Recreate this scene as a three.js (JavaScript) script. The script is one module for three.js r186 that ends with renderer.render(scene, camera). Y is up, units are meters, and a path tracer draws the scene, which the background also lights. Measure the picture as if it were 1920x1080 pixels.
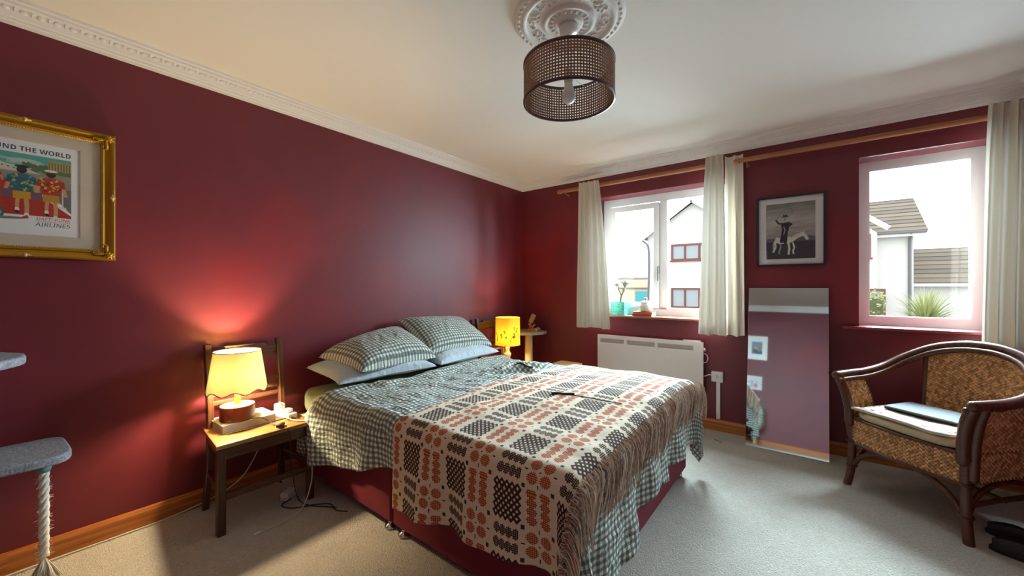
import * as THREE from 'three';
import { RoundedBoxGeometry } from 'three/addons/geometries/RoundedBoxGeometry.js';
import { mergeGeometries } from 'three/addons/utils/BufferGeometryUtils.js';
import { RectAreaLightUniformsLib } from 'three/addons/lights/RectAreaLightUniformsLib.js';

// ---------------------------------------------------------------- camera, sky, daylight, exposure
// World: the bed-head wall is x = 0, the window wall is z = 0, the floor is y = 0.
const scene = new THREE.Scene();
const camera = new THREE.PerspectiveCamera(2 * Math.atan(540 / 726) * 180 / Math.PI, 1920 / 1080, 0.05, 200);
camera.position.set(2.659, 1.2, 3.619);
camera.rotation.set(0, 37.891 * Math.PI / 180, 0);
camera.setViewOffset(1920, 1080, 0, 2, 1920, 1080);
const renderer = new THREE.WebGLRenderer({ antialias: true });
renderer.toneMapping = THREE.LinearToneMapping;
renderer.toneMappingExposure = 1.25;
renderer.shadowMap.enabled = true;
scene.background = new THREE.Color(0.90, 0.965, 1.0);   // even overcast sky
scene.backgroundIntensity = 2.3;
// unseen area lights placed outside the two windows to boost the sky light, each a little larger than its glazing
RectAreaLightUniformsLib.init();
const DAY_PANEL = 85;
for (const [x0, x1, y0, y1] of [[1.01, 2.03, 1.0, 2.02], [2.97, 3.47, 0.985, 2.04]]) {
  const l = new THREE.RectAreaLight(new THREE.Color(0.68, 0.89, 1.0), DAY_PANEL, x1 - x0 + 0.5, y1 - y0 + 0.3);
  l.name = 'unseen_daylight_panel'; l.position.set((x0 + x1) / 2, (y0 + y1) / 2 + 0.5, -1.05); l.lookAt((x0 + x1) / 2, (y0 + y1) / 2 - 0.15, 0); scene.add(l);   // stand-in for stronger sky light, tilted in and down towards bed and floor
}
const LAMP_ONE = 2.9, LAMP_TWO = 1.1, WARM = new THREE.Color(1.0, 0.77, 0.46);

// ---------------------------------------------------------------- helpers
let seed = 7;
const rnd = () => { seed = (seed * 1664525 + 1013904223) >>> 0; return seed / 4294967296; };
const rr = (a, b) => a + (b - a) * rnd();
const lerp = (a, b, t) => a + (b - a) * t, clamp = (x, a, b) => Math.min(b, Math.max(a, x));
const smooth = (a, b, x) => { const t = clamp((x - a) / (b - a), 0, 1); return t * t * (3 - 2 * t); };
const V = (x, y, z) => new THREE.Vector3(x, y, z);
const hash = (x, y, s = 0) => { let h = Math.imul(x | 0, 374761393) ^ Math.imul(y | 0, 668265263) ^ Math.imul(s | 0, 1274126177); h = Math.imul(h ^ (h >>> 13), 1103515245); return ((h ^ (h >>> 16)) >>> 0) / 4294967296; };
function noise(x, y, s = 0, per = 0) {
  const xi = Math.floor(x), yi = Math.floor(y), fx = x - xi, fy = y - yi, u = fx * fx * (3 - 2 * fx), v = fy * fy * (3 - 2 * fy);
  const m = (a) => per ? ((a % per) + per) % per : a;
  const a = hash(m(xi), m(yi), s), b = hash(m(xi + 1), m(yi), s), c = hash(m(xi), m(yi + 1), s), d = hash(m(xi + 1), m(yi + 1), s);
  return lerp(lerp(a, b, u), lerp(c, d, u), v) * 2 - 1;
}
function fbm(x, y, s = 0, o = 4, per = 0) { let r = 0, a = 0.5; for (let i = 0; i < o; i++) { r += a * noise(x, y, s + i * 17, per); x *= 2; y *= 2; per *= 2; a *= 0.5; } return r; }

const taken = {};
function numbered(name) { const n = taken[name] = (taken[name] ?? -1) + 1; return n ? name + '_' + String(n).padStart(3, '0') : name; }
function thing(name, label, category, group, pos = [0, 0, 0], turn = 0) {
  const g = new THREE.Group(); g.name = numbered(name); g.position.set(...pos); g.rotation.y = turn; scene.add(g);
  g.userData = { label, category }; if (group) g.userData.group = group;
  return g;
}
function obj(name, geo, mat, parent) { const m = new THREE.Mesh(Array.isArray(geo) ? join(geo) : geo, mat); m.name = name; parent.add(m); return m; }
function single(name, label, category, geo, mat, group) {
  const m = obj(numbered(name), geo, mat, scene); m.userData = { label, category }; if (group) m.userData.group = group; return m;
}
function struct(name, geo, mat, label, category) { const m = geo ? obj(name, geo, mat, scene) : new THREE.Group(); if (!geo) { m.name = name; scene.add(m); } m.userData = { kind: 'structure', label, category }; return m; }
function join(list) {
  const keep = list.map((g) => { const h = g.index ? g.toNonIndexed() : g.clone(); for (const k of Object.keys(h.attributes)) if (!['position', 'normal', 'uv', 'color'].includes(k)) h.deleteAttribute(k); if (!h.attributes.uv) h.setAttribute('uv', new THREE.Float32BufferAttribute(new Float32Array(h.attributes.position.count * 2), 2)); return h; });
  return mergeGeometries(keep);
}
// uv in metres from the facing of each face; grain 'y' | 'x' | 'z' runs along v
function metre(g, grain = 'y') {
  g = g.index ? g.toNonIndexed() : g; const p = g.attributes.position, uv = new Float32Array(p.count * 2), a = V(), b = V(), c = V(), n = V();
  for (let i = 0; i < p.count; i += 3) {
    a.fromBufferAttribute(p, i); b.fromBufferAttribute(p, i + 1); c.fromBufferAttribute(p, i + 2);
    n.crossVectors(b.clone().sub(a), c.clone().sub(a)); const ax = Math.abs(n.x), ay = Math.abs(n.y), az = Math.abs(n.z);
    [a, b, c].forEach((q, k) => {
      let along = q[grain], rest = ['x', 'y', 'z'].filter((w) => w !== grain);
      const drop = ax > ay && ax > az ? 'x' : ay > az ? 'y' : 'z';
      const across = drop === grain ? q[rest[0]] : q[rest.find((w) => w !== drop)];
      if (drop === grain) along = q[rest[1]];
      uv[(i + k) * 2] = across + (drop === 'x' ? 0.37 : 0); uv[(i + k) * 2 + 1] = along;
    });
  }
  g.setAttribute('uv', new THREE.BufferAttribute(uv, 2)); return g;
}
const box = (w, h, d, x = 0, y = 0, z = 0, r = 0.003, grain = 'y') => metre(new RoundedBoxGeometry(w, h, d, 2, Math.min(r, w / 2.01, h / 2.01, d / 2.01)).translate(x, y, z), grain);
const tube = (pts, r, seg = 24, rad = 8, closed = false) => new THREE.TubeGeometry(new THREE.CatmullRomCurve3(pts.map((p) => p.isVector3 ? p : V(...p)), closed), seg, r, rad, closed);
const cyl = (r0, r1, h, x = 0, y = 0, z = 0, n = 32) => new THREE.CylinderGeometry(r0, r1, h, n).translate(x, y, z);
const lathe = (pts, n = 48) => new THREE.LatheGeometry(pts.map(([r, y]) => new THREE.Vector2(r, y)), n);
// a bar between two points with a rounded rectangular section
function bar(a, b, w, d, up = V(0, 1, 0), r = 0.003) {
  a = V(...a); b = V(...b); const L = a.distanceTo(b), y = b.clone().sub(a).normalize(), x = V().crossVectors(y, up); if (x.length() < 1e-3) x.set(1, 0, 0); x.normalize(); const z = V().crossVectors(x, y);
  const g = box(w, L, d, 0, 0, 0, r); g.applyMatrix4(new THREE.Matrix4().makeBasis(x, y, z).setPosition(a.add(b).multiplyScalar(0.5))); return g;
}
// a grid surface from f(u, v) -> [x, y, z, U, V]; with t > 0 it becomes a closed sheet of that thickness
function sheet(f, nu, nv, t = 0) {
  const P = [], U = []; for (let j = 0; j <= nv; j++) for (let i = 0; i <= nu; i++) { const q = f(i / nu, j / nv); P.push(q[0], q[1], q[2]); U.push(q[3] ?? i / nu, q[4] ?? j / nv); }
  const idx = [], W = nu + 1; for (let j = 0; j < nv; j++) for (let i = 0; i < nu; i++) { const a = j * W + i; idx.push(a, a + 1, a + W, a + 1, a + W + 1, a + W); }
  let g = new THREE.BufferGeometry(); g.setAttribute('position', new THREE.Float32BufferAttribute(P, 3)); g.setAttribute('uv', new THREE.Float32BufferAttribute(U, 2)); g.setIndex(idx); g.computeVertexNormals();
  if (!t) return g;
  const N = g.attributes.normal.array, n = P.length / 3, P2 = P.slice(), U2 = U.concat(U); for (let k = 0; k < n * 3; k++) P2.push(P[k] - N[k] * t);
  const I2 = idx.slice(); for (let k = 0; k < idx.length; k += 3) I2.push(idx[k] + n, idx[k + 2] + n, idx[k + 1] + n);
  const edge = []; for (let i = 0; i < nu; i++) edge.push([i, i + 1]); for (let j = 0; j < nv; j++) edge.push([j * W + nu, (j + 1) * W + nu]); for (let i = nu; i > 0; i--) edge.push([nv * W + i, nv * W + i - 1]); for (let j = nv; j > 0; j--) edge.push([j * W, (j - 1) * W]);
  for (const [a, b] of edge) I2.push(a, a + n, b, b, a + n, b + n);
  const s = new THREE.BufferGeometry(); s.setAttribute('position', new THREE.Float32BufferAttribute(P2, 3)); s.setAttribute('uv', new THREE.Float32BufferAttribute(U2, 2)); s.setIndex(I2); s.computeVertexNormals(); return s;
}
const blob = (rx, ry, rz, x, y, z, n = 10) => new THREE.SphereGeometry(1, n * 2, n).scale(rx, ry, rz).translate(x, y, z);
function extrude(pts, depth, holes = [], bevel = 0) {
  const s = new THREE.Shape(pts.map(([x, y]) => new THREE.Vector2(x, y))); for (const h of holes) s.holes.push(new THREE.Path(h.map(([x, y]) => new THREE.Vector2(x, y))));
  return new THREE.ExtrudeGeometry(s, { depth, bevelEnabled: bevel > 0, bevelSize: bevel, bevelThickness: bevel, bevelSegments: 2, curveSegments: 12 });
}

// ---------------------------------------------------------------- textures and materials
function canvas(w, h, draw) { const c = document.createElement('canvas'); c.width = w; c.height = h; draw(c.getContext('2d'), w, h); return c; }
function tex(c, rx = 1, ry = 1, srgb = true) { const t = new THREE.CanvasTexture(c); t.wrapS = t.wrapT = THREE.RepeatWrapping; t.repeat.set(rx, ry); if (srgb) t.colorSpace = THREE.SRGBColorSpace; return t; }
function pixels(n, f, srgb = true, m = n) {   // f(u, v) -> [r, g, b] 0..255 or a number
  const d = new Uint8Array(n * m * 4); for (let j = 0; j < m; j++) for (let i = 0; i < n; i++) { const q = f(i / n, j / m), k = (j * n + i) * 4; const a = Array.isArray(q) ? q : [q, q, q]; d[k] = clamp(a[0], 0, 255); d[k + 1] = clamp(a[1], 0, 255); d[k + 2] = clamp(a[2], 0, 255); d[k + 3] = 255; }
  const t = new THREE.DataTexture(d, n, m); t.wrapS = t.wrapT = THREE.RepeatWrapping; t.magFilter = THREE.LinearFilter; t.minFilter = THREE.LinearFilter; if (srgb) t.colorSpace = THREE.SRGBColorSpace; t.needsUpdate = true; return t;
}
const rep = (t, x, y = x) => { const c = t.clone(); c.repeat.set(x, y); c.needsUpdate = true; return c; };
const std = (o) => new THREE.MeshStandardMaterial({ side: THREE.DoubleSide, ...o });
const phys = (o) => new THREE.MeshPhysicalMaterial({ side: THREE.DoubleSide, ...o });
const fine = pixels(256, (u, v) => 128 + 120 * fbm(u * 64, v * 64, 3, 2, 64), false);
const soft = pixels(256, (u, v) => 128 + 150 * fbm(u * 8, v * 8, 9, 5, 8), false);
const weaveBump = pixels(128, (u, v) => { const a = Math.sin(u * 2 * Math.PI * 32), b = Math.sin(v * 2 * Math.PI * 32); return 128 + 60 * a * b + 40 * fbm(u * 16, v * 16, 4, 3, 16); }, false);
const paint = pixels(512, (u, v) => { // brushed-out burgundy emulsion with uneven coats
  const n = fbm(u * 5, v * 5, 21, 5, 5), s = fbm(u * 40, v * 6, 33, 3, 0) * 0.25, p = smooth(0.1, 0.45, n); return [112 + 12 * n + 7 * p + 8 * s, 36 - 5 * p + 4 * n, 47 - 6 * p + 4 * n];
});
paint.repeat.set(1 / 2.6, 1 / 2.6);
const M = {};
M.wall = phys({ map: paint, roughness: 0.5, ior: 1.5, bumpMap: rep(soft, 3), bumpScale: 0.0006 });
M.ceiling = std({ color: '#e9e6de', roughness: 0.9, bumpMap: rep(soft, 2), bumpScale: 0.001 });
M.plaster = std({ color: '#e8e5e0', roughness: 0.8 });
const carpetMap = pixels(512, (u, v) => { const n = fbm(u * 10, v * 10, 51, 4, 10), f = noise(u * 256, v * 256, 5, 256) + 0.7 * noise(u * 128, v * 128, 6, 128), s = noise(u * 170, v * 170, 8, 170) > 0.82 ? -22 : 0; const k = 7 * n + 9 * f + s; return [190 + k, 185 + k, 173 + k]; });
carpetMap.repeat.set(1 / 0.9, 1 / 0.9);
M.carpet = std({ map: carpetMap, roughness: 1, bumpMap: rep(pixels(256, (u, v) => 128 + 110 * noise(u * 128, v * 128, 12, 128), false), 1 / 0.35), bumpScale: 0.004 });
function wood(base, dark, s, stretch = 14, knots = 0) {
  const kn = []; for (let i = 0; i < knots; i++) kn.push([hash(i, 1, s), hash(i, 2, s), 0.012 + 0.012 * hash(i, 3, s)]);
  return pixels(256, (u, v) => {
    let w = 0, k = 0; for (const [kx, ky, r] of kn) { const d = Math.hypot((u - kx), (v - ky) * 2.2); w += 0.05 * Math.exp(-d * d / (r * r * 10)); k = Math.max(k, 1 - smooth(r * 0.6, r * 1.3, d)); }
    const g = 0.5 + 0.5 * Math.sin((u + w + 0.025 * fbm(u * 4, v * 3, s + 5, 3)) * 90), n = fbm(u * stretch * 4, v * 4, s, 3), f = fbm(u * 90, v * 7, s + 9, 2);
    const t = clamp(0.35 * g + 0.5 * n + 0.35 * f + 0.25 + k, 0, 1.2); return [0, 1, 2].map((c) => lerp(base[c], dark[c], t));
  });
}
const woodMat = (base, dark, s, o = {}, knots = 0) => std({ map: rep(wood(base, dark, s, 14, knots), 4, 1.6), roughness: 0.42, ...o });
M.pine = woodMat([196, 122, 58], [140, 76, 30], 61, { roughness: 0.38 }, 3); M.pine.map.repeat.set(2, 1.1);
M.chair = woodMat([96, 62, 40], [52, 31, 20], 71, { roughness: 0.36 });
M.chairSeat = woodMat([168, 122, 66], [112, 74, 36], 77, { roughness: 0.4 });
M.rod = woodMat([186, 122, 78], [150, 92, 56], 81, { roughness: 0.5 });
M.palewood = woodMat([206, 170, 118], [176, 136, 86], 83);
M.darkcane = woodMat([112, 64, 40], [66, 35, 22], 87, { roughness: 0.3 });
M.teak = woodMat([150, 72, 40], [104, 44, 24], 91, { roughness: 0.35 });
M.white = std({ color: '#e9e7e4', roughness: 0.35 });
M.upvc = std({ color: '#e4e3e4', roughness: 0.3 });
M.paper = std({ color: '#e8e4da', roughness: 0.9 });
M.black = std({ color: '#17171a', roughness: 0.45 });
M.chrome = std({ color: '#d8d8da', roughness: 0.15, metalness: 1 });
M.brassy = std({ color: '#c8b88a', roughness: 0.3, metalness: 1 });
M.glass = phys({ color: '#ffffff', transmission: 1, thickness: 0, roughness: 0, ior: 1.45 });
M.cableWhite = std({ color: '#d9d5c8', roughness: 0.5 });

// ---------------------------------------------------------------- the room shell
const RX = 3.66, BZ = 4.63, CH = 2.39, TH = 0.26;
function panel(x0, x1, y0, y1, d, holes = []) { return extrude([[x0, y0], [x1, y0], [x1, y1], [x0, y1]], d, holes.map(([a, b, c, e]) => [[a, c], [b, c], [b, e], [a, e]])); }
const WINL = [0.93, 2.10, 0.905, 2.095], WINR = [2.91, 3.53, 0.905, 2.10];
struct('wall_front', panel(-TH, RX + TH, -0.2, CH + 0.2, TH, [WINL, WINR]).translate(0, 0, -TH), M.wall, 'burgundy painted wall with the two windows', 'wall');
struct('wall_left', panel(-BZ - TH, 0, -0.2, CH + 0.2, TH).rotateY(Math.PI / 2).translate(-TH, 0, 0), M.wall, 'burgundy painted wall behind the bed head', 'wall');
struct('wall_right', panel(-BZ - TH, 0, -0.2, CH + 0.2, TH).rotateY(Math.PI / 2).translate(RX, 0, 0), M.wall, 'burgundy painted wall beside the wicker armchair', 'wall');
struct('wall_back', panel(-TH, RX + TH, -0.2, CH + 0.2, TH).translate(0, 0, BZ), M.wall, 'burgundy painted wall facing the windows, seen in the mirror', 'wall');
const flr = new THREE.BoxGeometry(RX, 0.12, BZ).translate(RX / 2, -0.06, BZ / 2);
struct('floor', metre(flr, 'z'), M.carpet, 'grey beige short pile carpet', 'floor');
struct('ceiling', metre(new THREE.BoxGeometry(RX, 0.12, BZ).translate(RX / 2, CH + 0.06, BZ / 2), 'z'), M.ceiling, 'off white painted ceiling', 'ceiling');
// skirting boards
function skirting(name, len, place, label) {
  const g = extrude([[0, 0], [0.018, 0], [0.018, 0.075], [0.012, 0.088], [0.004, 0.092], [0, 0.092]], len); metre(g, 'z'); place(g);
  const m = struct(name, g, M.pine, label, 'skirting board'); return m;
}
skirting('baseboard_left', BZ, (g) => g, 'varnished pine skirting board under the bed-head wall');
skirting('baseboard_front', RX - 0.04, (g) => g.rotateY(-Math.PI / 2).translate(RX - 0.02, 0, 0), 'varnished pine skirting board under the windows');
skirting('baseboard_right', BZ - 0.04, (g) => g.rotateY(Math.PI).translate(RX, 0, BZ - 0.02), 'varnished pine skirting board behind the wicker armchair');
skirting('baseboard_back', RX - 0.04, (g) => g.rotateY(Math.PI / 2).translate(0.02, 0, BZ), 'varnished pine skirting board seen in the mirror');
// cornice: a swept profile with an egg course, each egg its own piece
const PROF = [[0, 0], [0.012, 0], [0.014, 0.010], [0.022, 0.013], [0.024, 0.022], [0.03, 0.026], [0.034, 0.034], [0.044, 0.05], [0.052, 0.06], [0.06, 0.064], [0.062, 0.074], [0.072, 0.078], [0.075, 0.09], [0, 0.09]];
const eggGeo = blob(0.005, 0.0115, 0.013, 0, 0, 0, 6), dartGeo = new THREE.ConeGeometry(0.0035, 0.017, 6).rotateX(Math.PI);
function cornice(name, len, from, dir, out, label, eggs) {
  const mtx = new THREE.Matrix4().makeBasis(V(...out), V(0, 1, 0), V().crossVectors(V(...out), V(0, 1, 0))).setPosition(...from), sgn = V().crossVectors(V(...out), V(0, 1, 0)).dot(V(...dir)) > 0 ? 1 : -1;
  const g = extrude(PROF, len).translate(0, CH - 0.0898, sgn > 0 ? 0 : -len).applyMatrix4(mtx);
  const root = struct(name, g, M.plaster, label, 'cornice');
  for (let s = 0.1; s < len - 0.09 && eggs; s += 0.046) {
    const p = V(...from).addScaledVector(V(...dir), s).addScaledVector(V(...out), 0.041).setY(CH - 0.0415);
    const e = obj('egg_moulding', eggGeo, M.plaster, root); e.position.copy(p); e.rotation.y = Math.atan2(-out[2], out[0]); e.rotateZ(-0.85);
    const d = obj('dart_moulding', dartGeo, M.plaster, root); d.position.copy(p).addScaledVector(V(...dir), 0.023).addScaledVector(V(...out), 0.004); d.rotation.y = e.rotation.y; d.rotateZ(-0.85);
  }
}
cornice('trim_1', BZ, [0, 0, 0], [0, 0, 1], [1, 0, 0], 'white plaster egg and dart cornice above the bed-head wall', true);
cornice('trim_2', RX, [0, 0, 0], [1, 0, 0], [0, 0, 1], 'white plaster egg and dart cornice above the windows', true);
cornice('trim_3', BZ, [RX, 0, 0], [0, 0, 1], [-1, 0, 0], 'white plaster cornice above the wicker armchair', false);
cornice('trim_4', RX, [0, 0, BZ], [1, 0, 0], [0, 0, -1], 'white plaster cornice seen in the mirror', false);

// windows
const ZF = -0.17;
function frame(x0, x1, y0, y1, w, d, z, r = 0.006) { // four mitred-looking members, bevelled
  const s = new THREE.Shape([[x0, y0], [x1, y0], [x1, y1], [x0, y1]].map((p) => new THREE.Vector2(...p)));
  s.holes.push(new THREE.Path([[x0 + w, y0 + w], [x0 + w, y1 - w], [x1 - w, y1 - w], [x1 - w, y0 + w]].map((p) => new THREE.Vector2(...p))));
  return new THREE.ExtrudeGeometry(s, { depth: d - r * 2, bevelEnabled: true, bevelSize: -r * 0.99, bevelThickness: r, bevelSegments: 2, bevelOffset: 0 }).translate(0, 0, z + r);
}
function pane(x0, x1, y0, y1, z) { return new THREE.PlaneGeometry(x1 - x0, y1 - y0).translate((x0 + x1) / 2, (y0 + y1) / 2, z); }
const w1 = struct('window_1', null, null, 'white plastic casement window with a plant on its sill', 'window');
obj('window_frame', frame(0.932, 2.098, 0.926, 2.093, 0.075, 0.07, ZF - 0.07), M.upvc, w1);
obj('mullion', box(0.07, 1.06, 0.068, 1.535, 1.51, ZF - 0.034, 0.006), M.upvc, w1);
const sash = obj('sash', frame(1.008, 1.502, 0.995, 2.012, 0.055, 0.06, ZF - 0.045, 0.008), M.upvc, w1);
const gh = [box(0.022, 0.07, 0.012, 1.492, 1.36, ZF + 0.018, 0.004), box(0.016, 0.13, 0.014, 1.492, 1.32, ZF + 0.034, 0.006), box(0.014, 0.02, 0.03, 1.492, 1.375, ZF + 0.026, 0.004)];
obj('handle', gh, std({ color: '#8f8d8c', roughness: 0.3, metalness: 0.8 }), sash);
obj('pane', pane(1.06, 1.452, 1.045, 1.96, ZF - 0.02), M.glass, w1); obj('pane', pane(1.565, 2.026, 0.998, 2.02, ZF - 0.03), M.glass, w1);
const sillMat = woodMat([178, 110, 80], [140, 80, 56], 95, { roughness: 0.35 });
obj('window_sill', box(1.19, 0.02, 0.235, 1.515, 0.916, -0.0735, 0.006, 'x'), sillMat, w1);
const w2 = struct('window_2', null, null, 'white plastic fixed window behind the wicker armchair', 'window');
obj('window_frame', frame(2.912, 3.528, 0.926, 2.098, 0.062, 0.07, ZF - 0.07), M.upvc, w2);
obj('glazing_bead', frame(2.968, 3.472, 0.982, 2.042, 0.012, 0.03, ZF - 0.035, 0.003), M.upvc, w2);
obj('pane', pane(2.97, 3.47, 0.984, 2.04, ZF - 0.03), M.glass, w2);
M.sillRed = phys({ color: '#8e3a40', roughness: 0.28 });
obj('window_sill', box(0.78, 0.02, 0.235, 3.21, 0.916, -0.0735, 0.006, 'x'), M.sillRed, w2);

// ceiling rose
{
  const r = thing('ceiling_rose', 'round white plaster ceiling rose with leafy relief', 'ceiling rose', null, [1.80, CH, 2.105]);
  obj('plaster_disc', lathe([[0, -0.03], [0.05, -0.03], [0.06, -0.028], [0.066, -0.02], [0.085, -0.018], [0.1, -0.024], [0.108, -0.026], [0.115, -0.02], [0.118, -0.012], [0.128, -0.012], [0.185, -0.012], [0.19, -0.02], [0.2, -0.024], [0.208, -0.02], [0.212, -0.013], [0.232, -0.012], [0.24, -0.009], [0.246, 0.0]], 72), M.plaster, r);
  const bead = blob(0.0075, 0.008, 0.011, 0, 0, 0, 5); for (let k = 0; k < 44; k++) { const a = k / 44 * 2 * Math.PI, b = obj('bead', bead, M.plaster, r); b.position.set(0.224 * Math.cos(a), -0.012, 0.224 * Math.sin(a)); b.rotation.y = -a; }
  const petal = blob(0.011, 0.006, 0.007, 0, 0, 0, 5); for (let k = 0; k < 20; k++) { const a = k / 20 * 2 * Math.PI, b = obj('petal', petal, M.plaster, r); b.position.set(0.078 * Math.cos(a), -0.02, 0.078 * Math.sin(a)); b.rotation.y = -a; }
  const leafs = [];
  for (const [px, pz, sx, sz, t] of [[0.155, 0, 0.018, 0.01, 0], [0.15, 0.028, 0.016, 0.007, 0.9], [0.15, -0.028, 0.016, 0.007, -0.9], [0.168, 0.02, 0.01, 0.006, -0.7], [0.168, -0.02, 0.01, 0.006, 0.7], [0.138, 0.012, 0.008, 0.005, 0.3], [0.138, -0.012, 0.008, 0.005, -0.3]]) leafs.push(blob(sx, 0.008, sz, 0, 0, 0, 5).rotateY(t).translate(px, -0.012, pz));
  leafs.push(new THREE.TorusGeometry(0.011, 0.003, 6, 14, 4.6).rotateX(Math.PI / 2).translate(0.15, -0.014, 0.05));
  const leaf = join(leafs); for (let k = 0; k < 8; k++) { const b = obj('leaf_relief', leaf, M.plaster, r); b.rotation.y = k / 8 * 2 * Math.PI; }
}
// pendant with a cane drum shade
{
  const p = thing('pendant_lamp', 'ceiling pendant with a brown woven cane drum shade, unlit', 'lamp', null, [1.80, 0, 2.105]);
  obj('ceiling_cup', lathe([[0, 2.315], [0.012, 2.316], [0.016, 2.322], [0.034, 2.328], [0.04, 2.335], [0.041, 2.362], [0, 2.362]]), M.white, p);
  obj('cord', cyl(0.0028, 0.0028, 0.17, 0, 2.235, 0, 8), std({ color: '#4a4038', roughness: 0.6 }), p);
  const R = 0.2, y0 = 2.022, y1 = 2.188, NC = 100, NR = 12, hh = (y1 - y0 - 0.014) / NR, da = 2 * Math.PI / NC, hr = 0.31, th = 0.003, pos = [], at = (a, y, r) => [r * Math.cos(a), y, r * Math.sin(a)];
  const quad = (a, b, c, d) => pos.push(...a, ...b, ...c, ...a, ...c, ...d);
  for (let i = 0; i < NC; i++) for (let j = 0; j < NR; j++) {
    const ca = (i + 0.5) * da, cy = y0 + 0.007 + (j + 0.5) * hh;
    for (let k = 0; k < 8; k++) {
      const sq = (q) => { const w = q * Math.PI / 4, c = Math.cos(w), s = Math.sin(w), m = Math.max(Math.abs(c), Math.abs(s)); return [ca + c / m * da / 2, cy + s / m * hh / 2]; }, ho = (q) => { const w = q * Math.PI / 4; return [ca + Math.cos(w) * da * hr, cy + Math.sin(w) * hh * hr]; };
      const A = sq(k), B = sq(k + 1), C = ho(k + 1), D = ho(k);
      quad(at(...A, R), at(...B, R), at(...C, R), at(...D, R)); quad(at(...A, R - th), at(...D, R - th), at(...C, R - th), at(...B, R - th)); quad(at(...D, R), at(...C, R), at(...C, R - th), at(...D, R - th));
    }
  }
  const g = new THREE.BufferGeometry(); g.setAttribute('position', new THREE.Float32BufferAttribute(pos, 3)); g.computeVertexNormals();
  const sh = obj('lamp_shade', g, std({ color: '#8a6245', roughness: 0.6 }), p);
  const rimM = std({ color: '#54302a', roughness: 0.5 });
  for (const y of [y0 + 0.004, y1 - 0.004]) obj('rim', lathe([[R - 0.005, y - 0.006], [R + 0.002, y - 0.006], [R + 0.002, y + 0.006], [R - 0.005, y + 0.006], [R - 0.005, y - 0.006]], 96), rimM, sh);
  const sp = [new THREE.TorusGeometry(0.021, 0.002, 6, 20).rotateX(Math.PI / 2).translate(0, 2.15, 0)]; for (let k = 0; k < 3; k++) { const a = k * 2.094 + 0.4; sp.push(tube([[0.021 * Math.cos(a), 2.15, 0.021 * Math.sin(a)], [0.12 * Math.cos(a), 2.165, 0.12 * Math.sin(a)], [0.197 * Math.cos(a), 2.182, 0.197 * Math.sin(a)]], 0.0016, 8, 5)); }
  obj('shade_carrier', sp, M.white, sh);
  obj('lamp_holder', lathe([[0, 2.17], [0.012, 2.17], [0.016, 2.155], [0.02, 2.14], [0.02, 2.112], [0, 2.112]], 24), M.white, p);
  obj('bulb', lathe([[0, 2.014], [0.013, 2.017], [0.025, 2.026], [0.0305, 2.04], [0.03, 2.054], [0.024, 2.072], [0.019, 2.09], [0.017, 2.112], [0, 2.112]], 32), std({ color: '#e6e4e2', roughness: 0.35 }), p);
}

// ---------------------------------------------------------------- the bed
const gingham = tex(canvas(512, 512, (c, n) => {
  c.fillStyle = '#e6e9e2'; c.fillRect(0, 0, n, n); const s = n / 16;
  c.fillStyle = 'rgba(74,88,78,0.56)'; for (let i = 0; i < 16; i += 2) { c.fillRect(i * s, 0, s, n); } for (let i = 0; i < 16; i += 2) c.fillRect(0, i * s, n, s);
  for (let i = 0; i < 16; i += 2) for (let j = 0; j < 16; j += 2) { c.fillStyle = 'rgba(58,68,58,0.25)'; c.fillRect(i * s, j * s, s, s); }
  for (let k = 0; k < 9000; k++) { c.fillStyle = rnd() < 0.5 ? 'rgba(255,255,255,0.10)' : 'rgba(40,46,40,0.10)'; if (rnd() < 0.5) c.fillRect(rnd() * n, rnd() * n, 9, 1.5); else c.fillRect(rnd() * n, rnd() * n, 1.5, 9); }
}), 1 / 0.21, 1 / 0.21);
const crinkle = pixels(256, (u, v) => 128 + 70 * Math.abs(fbm(u * 12, v * 22, 14, 4, 0)) * 2 - 40 + 30 * fbm(u * 50, v * 50, 15, 2, 50), false); crinkle.repeat.set(1 / 0.4, 1 / 0.4);
M.gingham = phys({ map: gingham, roughness: 0.95, sheen: 1, sheenColor: new THREE.Color(0.4, 0.43, 0.43), sheenRoughness: 0.5, bumpMap: crinkle, bumpScale: 0.010 });
M.bluecotton = std({ color: '#bdcad2', roughness: 0.9, bumpMap: rep(soft, 4), bumpScale: 0.006 });
M.sheetGreen = std({ color: '#7f866c', roughness: 0.95, bumpMap: rep(soft, 3), bumpScale: 0.005 });
M.divan = std({ color: '#741a2c', roughness: 0.85, bumpMap: rep(weaveBump, 6), bumpScale: 0.001 });
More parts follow.
